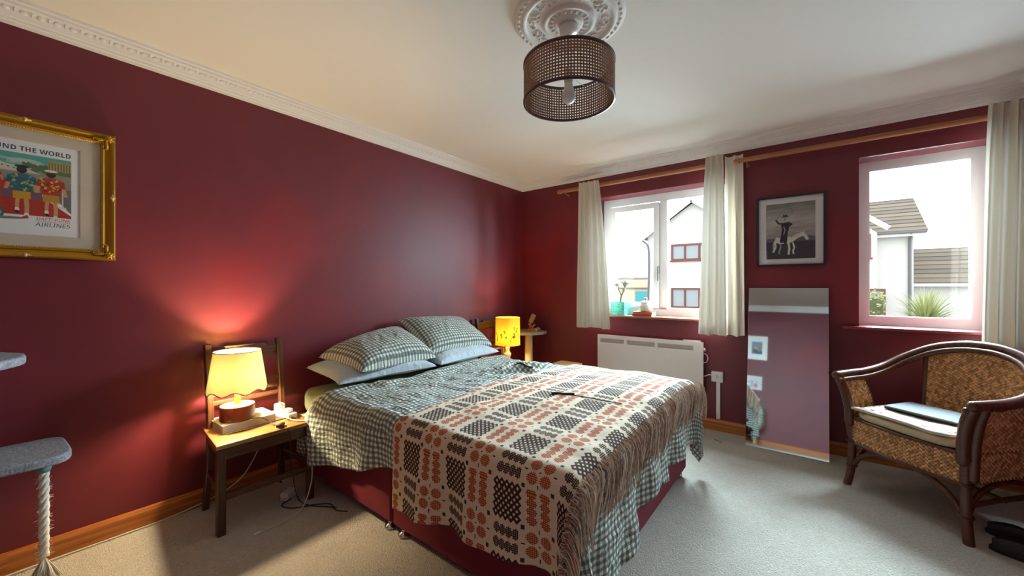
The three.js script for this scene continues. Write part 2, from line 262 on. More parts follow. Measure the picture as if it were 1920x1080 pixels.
const tapestry = tex(canvas(2048, 2048, (c, n) => {
  c.fillStyle = '#e0d0b6'; c.fillRect(0, 0, n, n); const O = '#a8440f', B = '#3c231b';
  c.lineCap = 'butt';
  const lobes = (cx, cy, lob, L, H, vert, col, lines) => { // a column (or row) of notched lobes hatched with threads
    c.save(); c.translate(cx, cy); if (vert) c.rotate(Math.PI / 2); c.strokeStyle = col;
    const step = L / (lob * 4); c.lineWidth = step * 0.66;
    for (let i = 0; i < lob * 4; i++) { const x = -L / 2 + (i + 0.5) * step, ph = ((i + 0.5) / 4) % 1, h = H / 2 * [0.46, 0.84, 1.06, 0.84][i % 4]; c.beginPath(); c.moveTo(x, -h); c.lineTo(x, h); c.stroke(); }
    c.lineWidth = H * 0.09; for (let k = 0; k < lines; k++) { const y = lerp(-H * 0.36, H * 0.36, lines > 1 ? k / (lines - 1) : 0.5), l = Math.abs(y) > H * 0.3 ? 0 : L / 2; if (l) { c.beginPath(); c.moveTo(-l, y); c.lineTo(l, y); c.stroke(); } else for (let q = 0; q < lob; q++) { const x = -L / 2 + (q + 0.5) * L / lob; c.beginPath(); c.moveTo(x - L / lob * 0.3, y); c.lineTo(x + L / lob * 0.3, y); c.stroke(); } }
    c.restore();
  };
  const disc = (cx, cy, R, col) => { c.strokeStyle = col; c.lineWidth = R * 0.2; for (let i = -2; i <= 2; i++) { const o = i * R * 0.36, h = [1.16, 1.1, 0.7][Math.abs(i)] * R; c.beginPath(); c.moveTo(cx + o, cy - h); c.lineTo(cx + o, cy + h); c.moveTo(cx - h, cy + o); c.lineTo(cx + h, cy + o); c.stroke(); } };
  const U = n / 2, Vv = n / 2;
  for (let a = 0; a < 2; a++) for (let b = 0; b < 2; b++) {
    const x = a * U, y = b * Vv;
    c.strokeStyle = B; c.lineWidth = U * 0.033; const dx = U * 0.086, dy = Vv * 0.098;   // lattice of diamonds
    for (let i = 0; i < 5; i++) for (let j = 0; j < 5; j++) { const cx = x + U * 0.06 + (i + 0.5) * dx, cy = y + Vv * 0.02 + (j + 0.5) * dy; c.beginPath(); c.moveTo(cx, cy - dy / 2); c.lineTo(cx + dx / 2, cy); c.lineTo(cx, cy + dy / 2); c.lineTo(cx - dx / 2, cy); c.closePath(); c.stroke(); }
    c.fillStyle = B; for (let i = 0; i < 5; i++) for (const q of [0, 5]) { c.fillRect(x + U * 0.06 + (i + 0.5) * dx - U * 0.016, y + Vv * 0.02 + q * dy - Vv * 0.016, U * 0.032, Vv * 0.032); }
    for (const q of [0, 1]) lobes(x + U * (0.65 + q * 0.2), y + Vv * 0.265, 4, Vv * 0.47, U * 0.15, true, O, 5);
    for (const q of [0, 1]) lobes(x + U * 0.275, y + Vv * (0.67 + q * 0.19), 4, U * 0.4, Vv * 0.15, false, B, 5);
    for (const q of [0, 1]) for (const r of [0, 1]) disc(x + U * (0.65 + q * 0.2), y + Vv * (0.67 + r * 0.19), U * 0.075, O);
    c.fillStyle = B; for (const [px, py] of [[0.53, 0.54], [0.97, 0.54], [0.53, 0.985], [0.97, 0.985]]) c.fillRect(x + U * px - U * 0.025, y + Vv * py - Vv * 0.03, U * 0.05, Vv * 0.06);
    c.fillRect(x + U * 0.742, y + Vv * 0.54, U * 0.016, Vv * 0.06); c.fillRect(x + U * 0.742, y + Vv * 0.94, U * 0.016, Vv * 0.06); c.fillRect(x + U * 0.51, y + Vv * 0.757, U * 0.05, Vv * 0.018); c.fillRect(x + U * 0.95, y + Vv * 0.757, U * 0.05, Vv * 0.018); c.fillRect(x + U * 0.738, y + Vv * 0.757, U * 0.022, Vv * 0.02);
  }
  for (let k = 0; k < 60000; k++) { c.fillStyle = rnd() < 0.5 ? 'rgba(255,245,230,0.10)' : 'rgba(60,40,30,0.08)'; c.fillRect(rnd() * n, rnd() * n, 5, 2); }
}), 1 / 0.524, 1 / 0.5);
const knit = pixels(256, (u, v) => { const a = Math.sin(u * 2 * Math.PI * 40 + Math.sin(v * 2 * Math.PI * 40) * 1.2), b = Math.sin(v * 2 * Math.PI * 40); return 128 + 55 * a * b + 40 * fbm(u * 20, v * 20, 19, 3, 20); }, false); knit.repeat.set(1 / 0.25, 1 / 0.25);
M.tapestry = phys({ map: tapestry, roughness: 0.97, sheen: 1, sheenColor: new THREE.Color(0.12, 0.12, 0.12), sheenRoughness: 0.5, bumpMap: knit, bumpScale: 0.003 });

const BED = { x0: 0.05, x1: 2.02, z0: 0.985, z1: 2.495 };
// divan base in two halves on chrome glides
{
  const b = thing('divan_base', 'burgundy fabric divan bed base in two halves on chrome glides', 'bed base');
  const y0 = 0.045, y1 = 0.36, mid = 1.04, zc = (BED.z0 + BED.z1) / 2, zw = BED.z1 - BED.z0;
  obj('base_section', box(mid - 0.004 - BED.x0, y1 - y0, zw, (BED.x0 + mid) / 2, (y0 + y1) / 2, zc, 0.018), M.divan, b);
  obj('base_section', box(BED.x1 - mid - 0.008, y1 - y0, zw, (BED.x1 + mid) / 2 + 0.004, (y0 + y1) / 2, zc, 0.018), M.divan, b);
  const glide = lathe([[0, 0.0], [0.03, 0.0], [0.033, 0.006], [0.03, 0.014], [0.016, 0.022], [0.012, 0.03], [0.012, 0.05], [0, 0.05]], 28);
  for (const x of [0.13, mid - 0.05, mid + 0.06, BED.x1 - 0.05]) for (const z of [BED.z0 + 0.035, BED.z1 - 0.035]) { const g = obj('glide', glide, M.chrome, b); g.position.set(x, 0, z); }
  const m = single('mattress', 'mattress in a grey green fitted sheet under the gingham duvet', 'mattress', box(BED.x1 - BED.x0, 0.165, zw - 0.03, (BED.x0 + BED.x1) / 2, 0.4695, zc, 0.055), M.sheetGreen);
  single('mattress_underlay', 'cream underlay edge between the mattress and the burgundy divan base', 'underlay', box(BED.x1 - BED.x0, 0.024, zw + 0.012, (BED.x0 + BED.x1) / 2, 0.374, zc, 0.01), std({ color: '#d6cba8', roughness: 0.95 }));
}
// cloth draped over the bed: (cx, cz) are unrolled cloth coordinates, what lies past the edges hangs
const puff = (x, z) => 0.042 * Math.pow(clamp(Math.sin(Math.PI * clamp((z - 0.93) / 1.62, 0, 1)), 0, 1), 0.7) * (0.75 + 0.25 * Math.sin(x * 3.1 + z * 1.7)) + 0.012 * fbm(x * 2.6, z * 2.6, 40, 3);
function drapePoint(cx, cz, top, off, xs = BED.x0) {
  const R = 0.07, X1 = BED.x1 - R + 0.045 + off, Z0 = BED.z0 + R - 0.045 - off, Z1 = BED.z1 - R + 0.045 + off;
  const px = clamp(cx, -9, X1), pz = clamp(cz, Z0, Z1), ox = cx - px, oz = cz - pz, o = Math.hypot(ox, oz);
  const y = top + puff(px, pz);
  if (o < 1e-6) return [px, y, pz];
  const q = R * Math.PI / 2; let out, down; if (o < q) { out = R * Math.sin(o / R); down = R * (1 - Math.cos(o / R)); } else { out = R; down = R + o - q; }
  const dx = ox / o, dz = oz / o, s = (dz === 0 ? cz * 1 : cx) * (Math.abs(dz) > Math.abs(dx) ? 1 : 0) + (Math.abs(dx) >= Math.abs(dz) ? cz : 0), h = clamp((down - 0.03) / 0.4, 0, 1);
  const corner = 4 * dx * dx * dz * dz, ang = Math.atan2(dz, dx);
  out += 0.05 * smooth(0.9, 0.45, cx) * Math.sin(Math.PI * clamp(o / 0.5, 0, 1)) * Math.abs(dz);
  out += h * (0.014 + 0.026 * Math.sin(s * 15 + 0.7) + 0.016 * Math.sin(s * 27 + 2) + corner * (0.04 + 0.05 * Math.sin(ang * 9)));
  return [px + dx * out, y - down, pz + dz * out];
}
const DT = 0.575;   // duvet surface over the mattress
function wrinkle(cx, cz) {
  const dd = Math.hypot((cx - 1.0) / 0.19, (cz - 1.34) / 0.26), rum = Math.exp(-dd * dd);   // rumpled patch
  return 0.014 * fbm(cx * 9, cz * 9, 44, 3) + 0.010 * Math.abs(noise(cx * 17 + 3 * noise(cx * 4, cz * 4, 3), cz * 12, 46)) + rum * (0.026 + 0.034 * Math.sin(cx * 46 + cz * 24 + 3 * noise(cx * 6, cz * 6, 7)));
}
{
  const nearO = (x) => x < 0.75 ? lerp(0.44, 0.37, smooth(0.3, 0.75, x)) : x < 1.25 ? lerp(0.37, 0.24, smooth(0.75, 1.25, x)) : 0.23;
  const footO = (z) => z > 1.7 ? lerp(0.36, 0.49, smooth(1.7, 2.35, z)) : 0.37 + 0.02 * Math.sin(z * 9);
  const g = sheet((u, v) => {
    const xa = lerp(0.45, 2.4, u), zN = BED.z1 + nearO(xa) + 0.02 * noise(xa * 5, 3, 5), zF = BED.z0 - 0.33, cz = lerp(zF, zN, v);
    const head = 0.53 - 0.11 * smooth(2.1, 2.45, cz) - 0.2 * smooth(BED.z1 - 0.05, BED.z1 + 0.42, cz) + 0.02 * noise(cz * 4, 1, 8) - 0.05 * smooth(1.9, 1.2, cz), foot = BED.x1 + footO(clamp(cz, 0.9, 2.5)), cx = lerp(head, foot, u);
    const p = drapePoint(cx, cz, DT, 0);
    const fade = 1 - smooth(1.05, 1.22, cx) * smooth(2.2, 2.05, cx) , onTop = p[1] > 0.5 ? 1 : 0.55;
    let w = wrinkle(cx, cz);
    w += 0.02 * Math.exp(-Math.pow((cx - head - 0.05) / 0.05, 2));   // rolled head edge
    w *= fade;
    if (p[1] > 0.5) p[1] += w; else { const s = cz > BED.z1 ? [0, 1] : cz < BED.z0 ? [0, -1] : [1, 0]; p[0] += s[0] * w * 0.8; p[2] += s[1] * w * 0.8; }
    return [p[0], Math.max(p[1], 0.03), p[2], cx, cz];
  }, 260, 260, -0.0).translate(0, 0, 0);
  const thick = sheetFlip(g, 0.014);
  single('duvet', 'crumpled green and white gingham duvet draped over the bed', 'duvet', thick, M.gingham);
}
// give an indexed grid surface a second face at t along its inward side
function sheetFlip(g, t) {
  const P = g.attributes.position.array, N = g.attributes.normal.array, n = P.length / 3, idx = Array.from(g.index.array); let up = 0; for (let i = 1; i < N.length; i += 3) up += N[i]; const s = up > 0 ? 1 : -1;
  const P2 = new Float32Array(P.length * 2), U = g.attributes.uv.array, U2 = new Float32Array(U.length * 2); P2.set(P); for (let k = 0; k < P.length; k++) P2[P.length + k] = P[k] - s * N[k] * t; U2.set(U); U2.set(U, U.length);
  const count = new Map(); for (let k = 0; k < idx.length; k += 3) for (const [a, b] of [[idx[k], idx[k + 1]], [idx[k + 1], idx[k + 2]], [idx[k + 2], idx[k]]]) { const key = Math.min(a, b) + '_' + Math.max(a, b); count.set(key, count.has(key) ? null : [a, b]); }
  const I = idx.slice(); for (let k = 0; k < idx.length; k += 3) I.push(idx[k] + n, idx[k + 2] + n, idx[k + 1] + n); for (const e of count.values()) if (e) I.push(e[0], e[0] + n, e[1], e[1], e[0] + n, e[1] + n);
  const h = new THREE.BufferGeometry(); h.setAttribute('position', new THREE.BufferAttribute(P2, 3)); h.setAttribute('uv', new THREE.BufferAttribute(U2, 2)); h.setIndex(I); h.computeVertexNormals(); return h;
}
// tapestry bedspread with a fringe along the foot
{
  const nearO = (x) => lerp(0.455, 0.385, smooth(1.1, 1.6, x)) + 0.012 * Math.sin(x * 9), headX = (z) => 1.19 + 0.03 * Math.sin(z * 2.6) - 0.06 * smooth(2.45, 2.6, z) + 0.008 * noise(z * 6, 2, 4);
  const foot = BED.x1 + 0.075, OFF = 0.02, TOP = DT + 0.022;
  const spot = (cx, cz, extra = 0) => { const p = drapePoint(cx, cz, TOP + extra, OFF + extra); const w = 0.006 * fbm(cx * 7, cz * 7, 48, 3) + 0.008 * Math.abs(noise(cx * 3 + 1, cz * 9, 49)); p[1] += p[1] > 0.5 ? w : 0; return p; };
  const s = thing('bedspread', 'cream tapestry bedspread woven in rust and brown geometric motifs, fringed', 'bedspread');
  const g = sheet((u, v) => { const xa = lerp(1.15, foot, u), cz = lerp(BED.z0 - 0.16, BED.z1 + nearO(xa), v), cx = lerp(headX(cz), foot + 0.012 * noise(cz * 7, 4, 6), u), p = spot(cx, cz); return [...p, cx - 1.2 - 0.02, cz - 2.5 + 0.01]; }, 110, 200);
  obj('woven_cloth', sheetFlip(g, 0.006), M.tapestry, s);
  const pos = [], col = [], tones = [[0.76, 0.66, 0.55], [0.60, 0.44, 0.33], [0.28, 0.15, 0.10], [0.72, 0.60, 0.48], [0.48, 0.32, 0.23], [0.80, 0.72, 0.62]];
  for (let k = 0; k < 950; k++) {
    const cz0 = lerp(BED.z0 - 0.15, BED.z1 + 0.37, (k + rnd()) / 950), bunch = Math.floor(cz0 / 0.045), tone = tones[Math.floor(hash(bunch, 3) * 3 + rnd() * 3) % 6], len = rr(0.12, 0.20), lift = rr(0.006, 0.026), wob = rr(-0.018, 0.018) + (hash(bunch, 5) - 0.5) * 0.03, ph = rnd() * 6, pull = ((bunch + 0.5) * 0.045 - cz0) * 0.55, pts = [];
    for (let i = 0; i <= 6; i++) { const t = i / 6, p = spot(foot - 0.012 + len * t, cz0 + pull * Math.sin(Math.PI * t) + wob * t + 0.006 * Math.sin(ph + t * 7), lift * Math.sin(Math.PI * Math.min(1, t * 0.8 + 0.15))); pts.push(V(...p)); }
    const tg = new THREE.TubeGeometry(new THREE.CatmullRomCurve3(pts), 6, rr(0.0009, 0.0016), 3).toNonIndexed(), a = tg.attributes.position.array; for (let q = 0; q < a.length; q++) pos.push(a[q]); const sh = rr(0.8, 1.15); for (let q = 0; q < a.length / 3; q++) col.push(tone[0] * sh, tone[1] * sh, tone[2] * sh);
  }
  const fg = new THREE.BufferGeometry(); fg.setAttribute('position', new THREE.Float32BufferAttribute(pos, 3)); fg.setAttribute('color', new THREE.Float32BufferAttribute(col, 3)); fg.computeVertexNormals();
  const fr = obj('fringe', fg, std({ vertexColors: true, roughness: 0.95 }), s); fr.userData = { kind: 'stuff', label: 'brown and cream tasselled fringe' };
}
// pillows from four corners
function pillow(name, label, mat, A, B, C, D, th, s, group) { // A..D: back-left, back-right, front-right, front-left
  [A, B, C, D] = [A, B, C, D].map((p) => V(...p)); const ctr = A.clone().add(B).add(C).add(D).multiplyScalar(0.25), n = V().crossVectors(B.clone().sub(D), A.clone().sub(C)).normalize(); if (n.y < 0) n.negate();
  const wu = A.distanceTo(B), wv = A.distanceTo(D), face = (sg) => sheet((u, v) => {
    const a = u * 2 - 1, b = v * 2 - 1, pinchU = 1 - 0.07 * (1 - b * b), pinchV = 1 - 0.09 * (1 - a * a), uu = 0.5 + 0.5 * a * (pinchU + 0.0), vv = 0.5 + 0.5 * b * pinchV;
    const p = A.clone().multiplyScalar((1 - uu) * (1 - vv)).addScaledVector(B, uu * (1 - vv)).addScaledVector(C, uu * vv).addScaledVector(D, (1 - uu) * vv);
    const e = Math.pow(clamp(1 - Math.pow(Math.abs(a), 3.2), 0, 1), 0.45) * Math.pow(clamp(1 - Math.pow(Math.abs(b), 3.2), 0, 1), 0.45), wr = e * (0.012 * fbm(u * 4 + s, v * 4, 60, 3) + 0.007 * Math.abs(noise(u * 10 + 2 * v, v * 6, 61 + s)));
    p.addScaledVector(n, sg * (th * (sg > 0 ? 0.56 : 0.22) * e + wr)); return [p.x, p.y, p.z, u * wu + s * 0.013, v * wv];
  }, 56, 40);
  const f = face(1), b = face(-1); const ix = b.index.array; for (let k = 0; k < ix.length; k += 3) { const t = ix[k]; ix[k] = ix[k + 1]; ix[k + 1] = t; } b.computeVertexNormals();
  return single(name, label, 'pillow', [f, b], mat, group);
}
pillow('pillow', 'pale blue grey pillow under the gingham pillow beside the cream scalloped lamp', M.bluecotton, [0.06, 0.675, 2.46], [0.08, 0.67, 1.80], [0.56, 0.64, 1.78], [0.48, 0.63, 2.46], 0.13, 1);
pillow('pillow', 'pale blue grey pillow under the gingham pillow beside the yellow drum lamp', M.bluecotton, [0.07, 0.67, 1.74], [0.07, 0.67, 1.08], [0.55, 0.65, 1.08], [0.55, 0.64, 1.74], 0.13, 2);
pillow('pillow', 'green gingham pillow lying flatter, beside the cream scalloped lamp', M.gingham, [0.08, 0.735, 2.39], [0.09, 0.875, 1.77], [0.51, 0.69, 1.74], [0.53, 0.69, 2.34], 0.21, 3);
pillow('pillow', 'green gingham pillow propped steeply against the wall, beside the yellow drum lamp', M.gingham, [0.09, 0.94, 1.77], [0.09, 0.90, 1.09], [0.46, 0.69, 1.07], [0.45, 0.69, 1.78], 0.19, 5);
// loose things on the bed
single('leather_strap', 'dark narrow strap lying in the rumpled gingham duvet', 'strap', tube(Array.from({ length: 22 }, (_, i) => { const t = i / 21, x = lerp(0.90, 1.10, t), z = 1.58 - 0.21 * Math.pow(t, 0.55) + 0.012 * Math.sin(t * 9); return [x, DT + puff(x, z) + wrinkle(x, z) * (1 - smooth(1.05, 1.22, x)) + 0.006, z]; }), 0.0065, 66, 6), std({ color: '#2b2526', roughness: 0.6 }));
{
  const t = thing('hair_tie_cord', 'dark knotted cord lying on the tapestry bedspread', 'cord');
  obj('knot', tube([[1.585, 1.905], [1.61, 1.885], [1.64, 1.88], [1.67, 1.86], [1.69, 1.852]].map(([x, z]) => [x, DT + 0.034 + puff(x, z), z]), 0.0075, 20, 6), std({ color: '#30282a', roughness: 0.7 }), t);
  obj('cord', tube([[1.68, 1.855], [1.76, 1.845], [1.84, 1.838], [1.93, 1.825]].map(([x, z]) => [x, DT + 0.03 + puff(x, z), z]), 0.0028, 24, 5), std({ color: '#5a4a48', roughness: 0.7 }), t);
}

// ---------------------------------------------------------------- the two wooden chairs and what stands on them
function makeChair(label) { // back to the wall at x = 0, facing +x; origin on the floor under the middle of the back
  const c = thing('wooden_chair', label, 'chair'), S = M.chair;
  const st = (z, s) => sheetBar([[0.055, 0, z + s * 0.012], [0.085, 0.25, z], [0.088, 0.44, z], [0.075, 0.65, z], [0.035, 0.885, z]], 0.034, 0.03);
  for (const s of [-1, 1]) obj('back_post', st(s * 0.178, s), S, c);
  for (const s of [-1, 1]) obj('front_leg', sheetBar([[0.385, 0, s * 0.21], [0.385, 0.415, s * 0.21]], 0.038, 0.036), S, c);
  const seat = extrude([[0.055, -0.198], [0.405, -0.232], [0.41, 0.232], [0.055, 0.198]], 0.012, [], 0.005).rotateX(Math.PI / 2).translate(0, 0.437, 0); obj('seat', metre(seat, 'z'), M.chairSeat, c);
  obj('apron', box(0.02, 0.06, 0.39, 0.388, 0.39, 0, 0.002, 'z'), S, c); obj('apron', box(0.02, 0.05, 0.33, 0.085, 0.393, 0, 0.002, 'z'), S, c);
  for (const s of [-1, 1]) obj('apron', bar([0.09, 0.392, s * 0.178], [0.385, 0.392, s * 0.208], 0.055, 0.02, V(0, 0, 1)).rotateX(0), S, c);
  // crest rail with a raised centre
  const crest = extrude([[-0.165, 0.79], [0.165, 0.79], [0.165, 0.845], [0.105, 0.85], [0.098, 0.862], [0.108, 0.868], [-0.108, 0.868], [-0.098, 0.862], [-0.105, 0.85], [-0.165, 0.845]], 0.016, [], 0.002).rotateY(Math.PI / 2).translate(0.036, 0, 0); obj('crest_rail', metre(crest, 'z'), S, c);
  for (const y of [0.565, 0.612, 0.66]) obj('back_rail', box(0.014, 0.024, 0.33, 0.074, y, 0, 0.003, 'z'), S, c);
  obj('stretcher', box(0.018, 0.03, 0.39, 0.385, 0.175, 0, 0.003, 'z'), S, c);
  for (const s of [-1, 1]) obj('stretcher', bar([0.075, 0.2, s * 0.18], [0.385, 0.2, s * 0.208], 0.028, 0.016, V(0, 0, 1)), S, c);
  return c;
}
function sheetBar(pts, w, d) { // square-section bar along points, eased edges
  const c = new THREE.CatmullRomCurve3(pts.map((p) => V(...p))), n = pts.length > 2 ? 16 : 1, sh = [[-w / 2, -d / 2], [w / 2, -d / 2], [w / 2, d / 2], [-w / 2, d / 2]], e = 0.004, ring = [];
  for (const [x, z] of sh) { const sx = Math.sign(x), sz = Math.sign(z); const a = [x - sx * e, z], b = [x, z - sz * e]; if (sx * sz > 0) ring.push(b, a); else ring.push(a, b); }
  const pos = [], at = (k) => { const p = c.getPoint(k / n); return ring.map(([x, z]) => [p.x + x, p.y, p.z + z]); };
  for (let k = 0; k < n; k++) { const A = at(k), B = at(k + 1); for (let i = 0; i < 8; i++) { const j = (i + 1) % 8; pos.push(...A[i], ...B[i], ...B[j], ...A[i], ...B[j], ...A[j]); } }
  for (const [k, f] of [[0, 1], [n, -1]]) { const A = at(k); for (let i = 1; i < 7; i++) pos.push(...A[0], ...(f > 0 ? A[i] : A[i + 1]), ...(f > 0 ? A[i + 1] : A[i])); }
  const g = new THREE.BufferGeometry(); g.setAttribute('position', new THREE.Float32BufferAttribute(pos, 3)); metre(g, 'y'); g.computeVertexNormals(); return g;
}
const chairA = makeChair('dark wooden bedside chair holding a book and the cream scalloped lamp'); chairA.position.set(0.012, 0, 2.796);
const chairB = chairA.clone(); chairB.name = numbered('wooden_chair'); chairB.userData = { label: 'wooden bedside chair in the corner holding the yellow drum lamp', category: 'chair' }; scene.add(chairB); chairB.position.set(0.012, 0, 0.655);

// a grey book under the lamp
{
  const b = thing('book', 'thick grey hardback book under the cream scalloped lamp', 'book', null, [0.165, 0.4425, 2.838], 0.04);
  const cov = std({ color: '#b9bcba', roughness: 0.6 });
  obj('cover', [box(0.19, 0.003, 0.26, 0, 0.0015, 0, 0.001), box(0.19, 0.003, 0.26, 0, 0.0395, 0, 0.001), box(0.004, 0.038, 0.26, -0.093, 0.0205, 0, 0.001)], cov, b);
  obj('pages', box(0.181, 0.035, 0.252, 0.001, 0.0205, 0, 0.001), std({ color: '#cfc7b8', roughness: 0.9 }), b);
}
// lamp one: turned wooden drum with a scalloped cream shade
const shadeYellow = phys({ color: '#eddc8e', roughness: 1, transmission: 0.03, thickness: 0, side: THREE.DoubleSide });
const bulbMat = std({ color: '#ffffff', emissive: new THREE.Color(1, 0.78, 0.42), emissiveIntensity: 14 });
const LX = 0.182, LZ = 2.872;
{
  const l = thing('table_lamp', 'lit lamp with a cream scalloped shade on a round wooden drum base', 'lamp', null, [LX, 0.484, LZ]);
  obj('base', lathe([[0, 0], [0.078, 0], [0.082, 0.004], [0.082, 0.072], [0.078, 0.077], [0.0775, 0.0775]], 64), std({ color: '#5c2618', roughness: 0.3 }), l);
  obj('base_top', lathe([[0.0775, 0.0772], [0.05, 0.0795], [0, 0.08]], 64), std({ color: '#d9b98c', roughness: 0.45 }), l);
  obj('neck', lathe([[0, 0.078], [0.02, 0.079], [0.017, 0.087], [0.013, 0.095], [0.015, 0.105], [0.017, 0.118], [0.014, 0.122], [0.014, 0.2], [0, 0.2]], 32), std({ color: '#e0b870', roughness: 0.4 }), l);
  const N = 192, wv = (a) => 0.009 * Math.cos(a * 8);
  const sh = sheet((u, v) => { const a = u * 2 * Math.PI, r = lerp(0.108, 0.137, v), y = lerp(0.368, 0.158 - wv(a), v); return [r * Math.cos(a), y, r * Math.sin(a), u * 1.0, y]; }, N, 20);
  const shd = obj('lamp_shade', sh, shadeYellow, l);
  const trimM = std({ color: '#8c8a72', roughness: 0.8 });
  obj('trim', [tube(Array.from({ length: 96 }, (_, i) => { const a = i / 96 * 2 * Math.PI; return [0.1375 * Math.cos(a), 0.158 - wv(a), 0.1375 * Math.sin(a)]; }), 0.0026, 192, 6, true), tube(Array.from({ length: 48 }, (_, i) => { const a = i / 48 * 2 * Math.PI; return [0.1082 * Math.cos(a), 0.368, 0.1082 * Math.sin(a)]; }), 0.0022, 96, 6, true)], trimM, shd);
  const sp = []; for (let k = 0; k < 3; k++) { const a = k * 2.094; sp.push(tube([[0.018 * Math.cos(a), 0.2, 0.018 * Math.sin(a)], [0.06 * Math.cos(a), 0.3, 0.06 * Math.sin(a)], [0.107 * Math.cos(a), 0.365, 0.107 * Math.sin(a)]], 0.0015, 8, 5)); }
  for (const g of sp) obj('shade_carrier', g, M.brassy, shd);
  obj('bulb', blob(0.028, 0.034, 0.028, 0, 0.236, 0, 12), bulbMat, l);
  const p = new THREE.PointLight(WARM, LAMP_ONE, 0, 2); p.position.set(0, 0.236, 0); p.castShadow = true; p.shadow.radius = 1.4; l.add(p);
}
// lamp two: yellow printed drum shade on a turned base
{
  const l = thing('table_lamp', 'lit lamp with a yellow drum shade printed with plants on a turned base', 'lamp', null, [0.265, 0.4425, 0.612]);
  const print = tex(canvas(1024, 256, (c, w, h) => {
    c.fillStyle = '#efc832'; c.fillRect(0, 0, w, h); c.lineCap = 'round';
    for (let k = 0; k < 46; k++) { const x = rnd() * w, y = h * rr(0.45, 0.88), s = rr(14, 40); c.strokeStyle = 'rgba(74,56,8,0.9)'; c.lineWidth = 3.6; c.beginPath(); c.moveTo(x, y); c.quadraticCurveTo(x + rr(-8, 8), y - s / 2, x + rr(-6, 6), y - s); c.stroke(); c.fillStyle = 'rgba(66,50,6,0.9)'; for (let q = 0; q < 5; q++) { c.beginPath(); c.ellipse(x + rr(-9, 9), y - rr(0.2, 1.1) * s, rr(3, 9), rr(2.5, 5), rnd() * 3, 0, 7); c.fill(); } }
  }), 1, 1);
  obj('base', lathe([[0, 0], [0.065, 0], [0.068, 0.008], [0.06, 0.018], [0.035, 0.026], [0.022, 0.05], [0.03, 0.075], [0.036, 0.095], [0.022, 0.118], [0.018, 0.14], [0.026, 0.15], [0.018, 0.16], [0.016, 0.19], [0.013, 0.23], [0, 0.23]], 40), std({ color: '#e8dcc0', roughness: 0.35 }), l);
  const sh = sheet((u, v) => { const a = u * 2 * Math.PI, r = lerp(0.121, 0.124, v), y = lerp(0.455, 0.185, v); return [r * Math.cos(a), y, r * Math.sin(a), u, 1 - v]; }, 96, 10);
  const shd = obj('lamp_shade', sh, phys({ map: print, roughness: 1, transmission: 0.07, thickness: 0 }), l);
  obj('trim', [0.455, 0.185].map((y, i) => tube(Array.from({ length: 48 }, (_, k) => { const a = k / 48 * 2 * Math.PI, r = 0.1215 + i * 0.003; return [r * Math.cos(a), y, r * Math.sin(a)]; }), 0.002, 96, 6, true)), std({ color: '#d8b84c', roughness: 0.8 }), shd);
  const sp = []; for (let k = 0; k < 3; k++) { const a = k * 2.094; sp.push(tube([[0.014 * Math.cos(a), 0.225, 0.014 * Math.sin(a)], [0.07 * Math.cos(a), 0.215, 0.07 * Math.sin(a)], [0.122 * Math.cos(a), 0.19, 0.122 * Math.sin(a)]], 0.0015, 8, 5)); }
  for (const g of sp) obj('shade_carrier', g, M.brassy, shd);
  obj('bulb', blob(0.028, 0.034, 0.028, 0, 0.275, 0, 12), bulbMat, l);
  const p = new THREE.PointLight(WARM, LAMP_TWO, 0, 2); p.position.set(0, 0.275, 0); p.castShadow = true; p.shadow.radius = 1.4; l.add(p);
}
// plugs and cables by the near chair
{
  const s = thing('extension_socket', 'white extension socket lying on the seat of the dark bedside chair', 'socket', null, [0.215, 0.4425, 2.648], 0.2);
  obj('socket_block', box(0.16, 0.028, 0.055, 0, 0.014, 0, 0.006), M.white, s); obj('plug', box(0.05, 0.042, 0.045, -0.045, 0.05, 0, 0.01), M.white, s); obj('plug', box(0.045, 0.022, 0.04, 0.03, 0.039, 0, 0.008), M.white, s);
}
single('charger_cable', 'cream charging cable drooping from the chair seat to the duvet', 'cable', tube([[0.17, 0.520, 2.655], [0.225, 0.51, 2.668], [0.29, 0.468, 2.68], [0.35, 0.449, 2.65], [0.415, 0.447, 2.615], [0.445, 0.40, 2.60], [0.455, 0.30, 2.605], [0.47, 0.12, 2.612], [0.50, 0.01, 2.68], [0.53, 0.004, 2.78], [0.53, 0.004, 2.88]], 0.003, 90, 6), M.cableWhite);
single('cable_plug', 'tiny white cable end lying on the carpet beside the bedside chair', 'plug', box(0.012, 0.007, 0.03, 0.53, 0.0045, 2.895, 0.002), M.white);
{
  const s = thing('inline_switch', 'black inline lamp switch hanging over the front of the chair seat', 'switch');
  obj('switch_body', box(0.022, 0.018, 0.06, 0, 0, 0, 0.006).rotateY(0.75).rotateX(-0.1).translate(0.385, 0.4535, 2.735), M.black, s);
  obj('cord', [tube([[0.262, 0.490, 2.85], [0.275, 0.485, 2.79], [0.30, 0.462, 2.76], [0.33, 0.449, 2.75], [0.365, 0.452, 2.745]], 0.0026, 40, 6), tube([[0.405, 0.452, 2.722], [0.43, 0.42, 2.71], [0.435, 0.25, 2.70], [0.44, 0.03, 2.66], [0.50, 0.005, 2.62], [0.56, 0.005, 2.58], [0.62, 0.005, 2.545]], 0.0026, 50, 6)], M.black, s);
}
single('black_cable', 'black cable lying on the chair seat along the grey book', 'cable', tube([[0.29, 0.447, 2.95], [0.30, 0.447, 2.86], [0.285, 0.447, 2.76], [0.275, 0.447, 2.70], [0.29, 0.452, 2.65], [0.33, 0.447, 2.61]], 0.003, 60, 6), M.black);
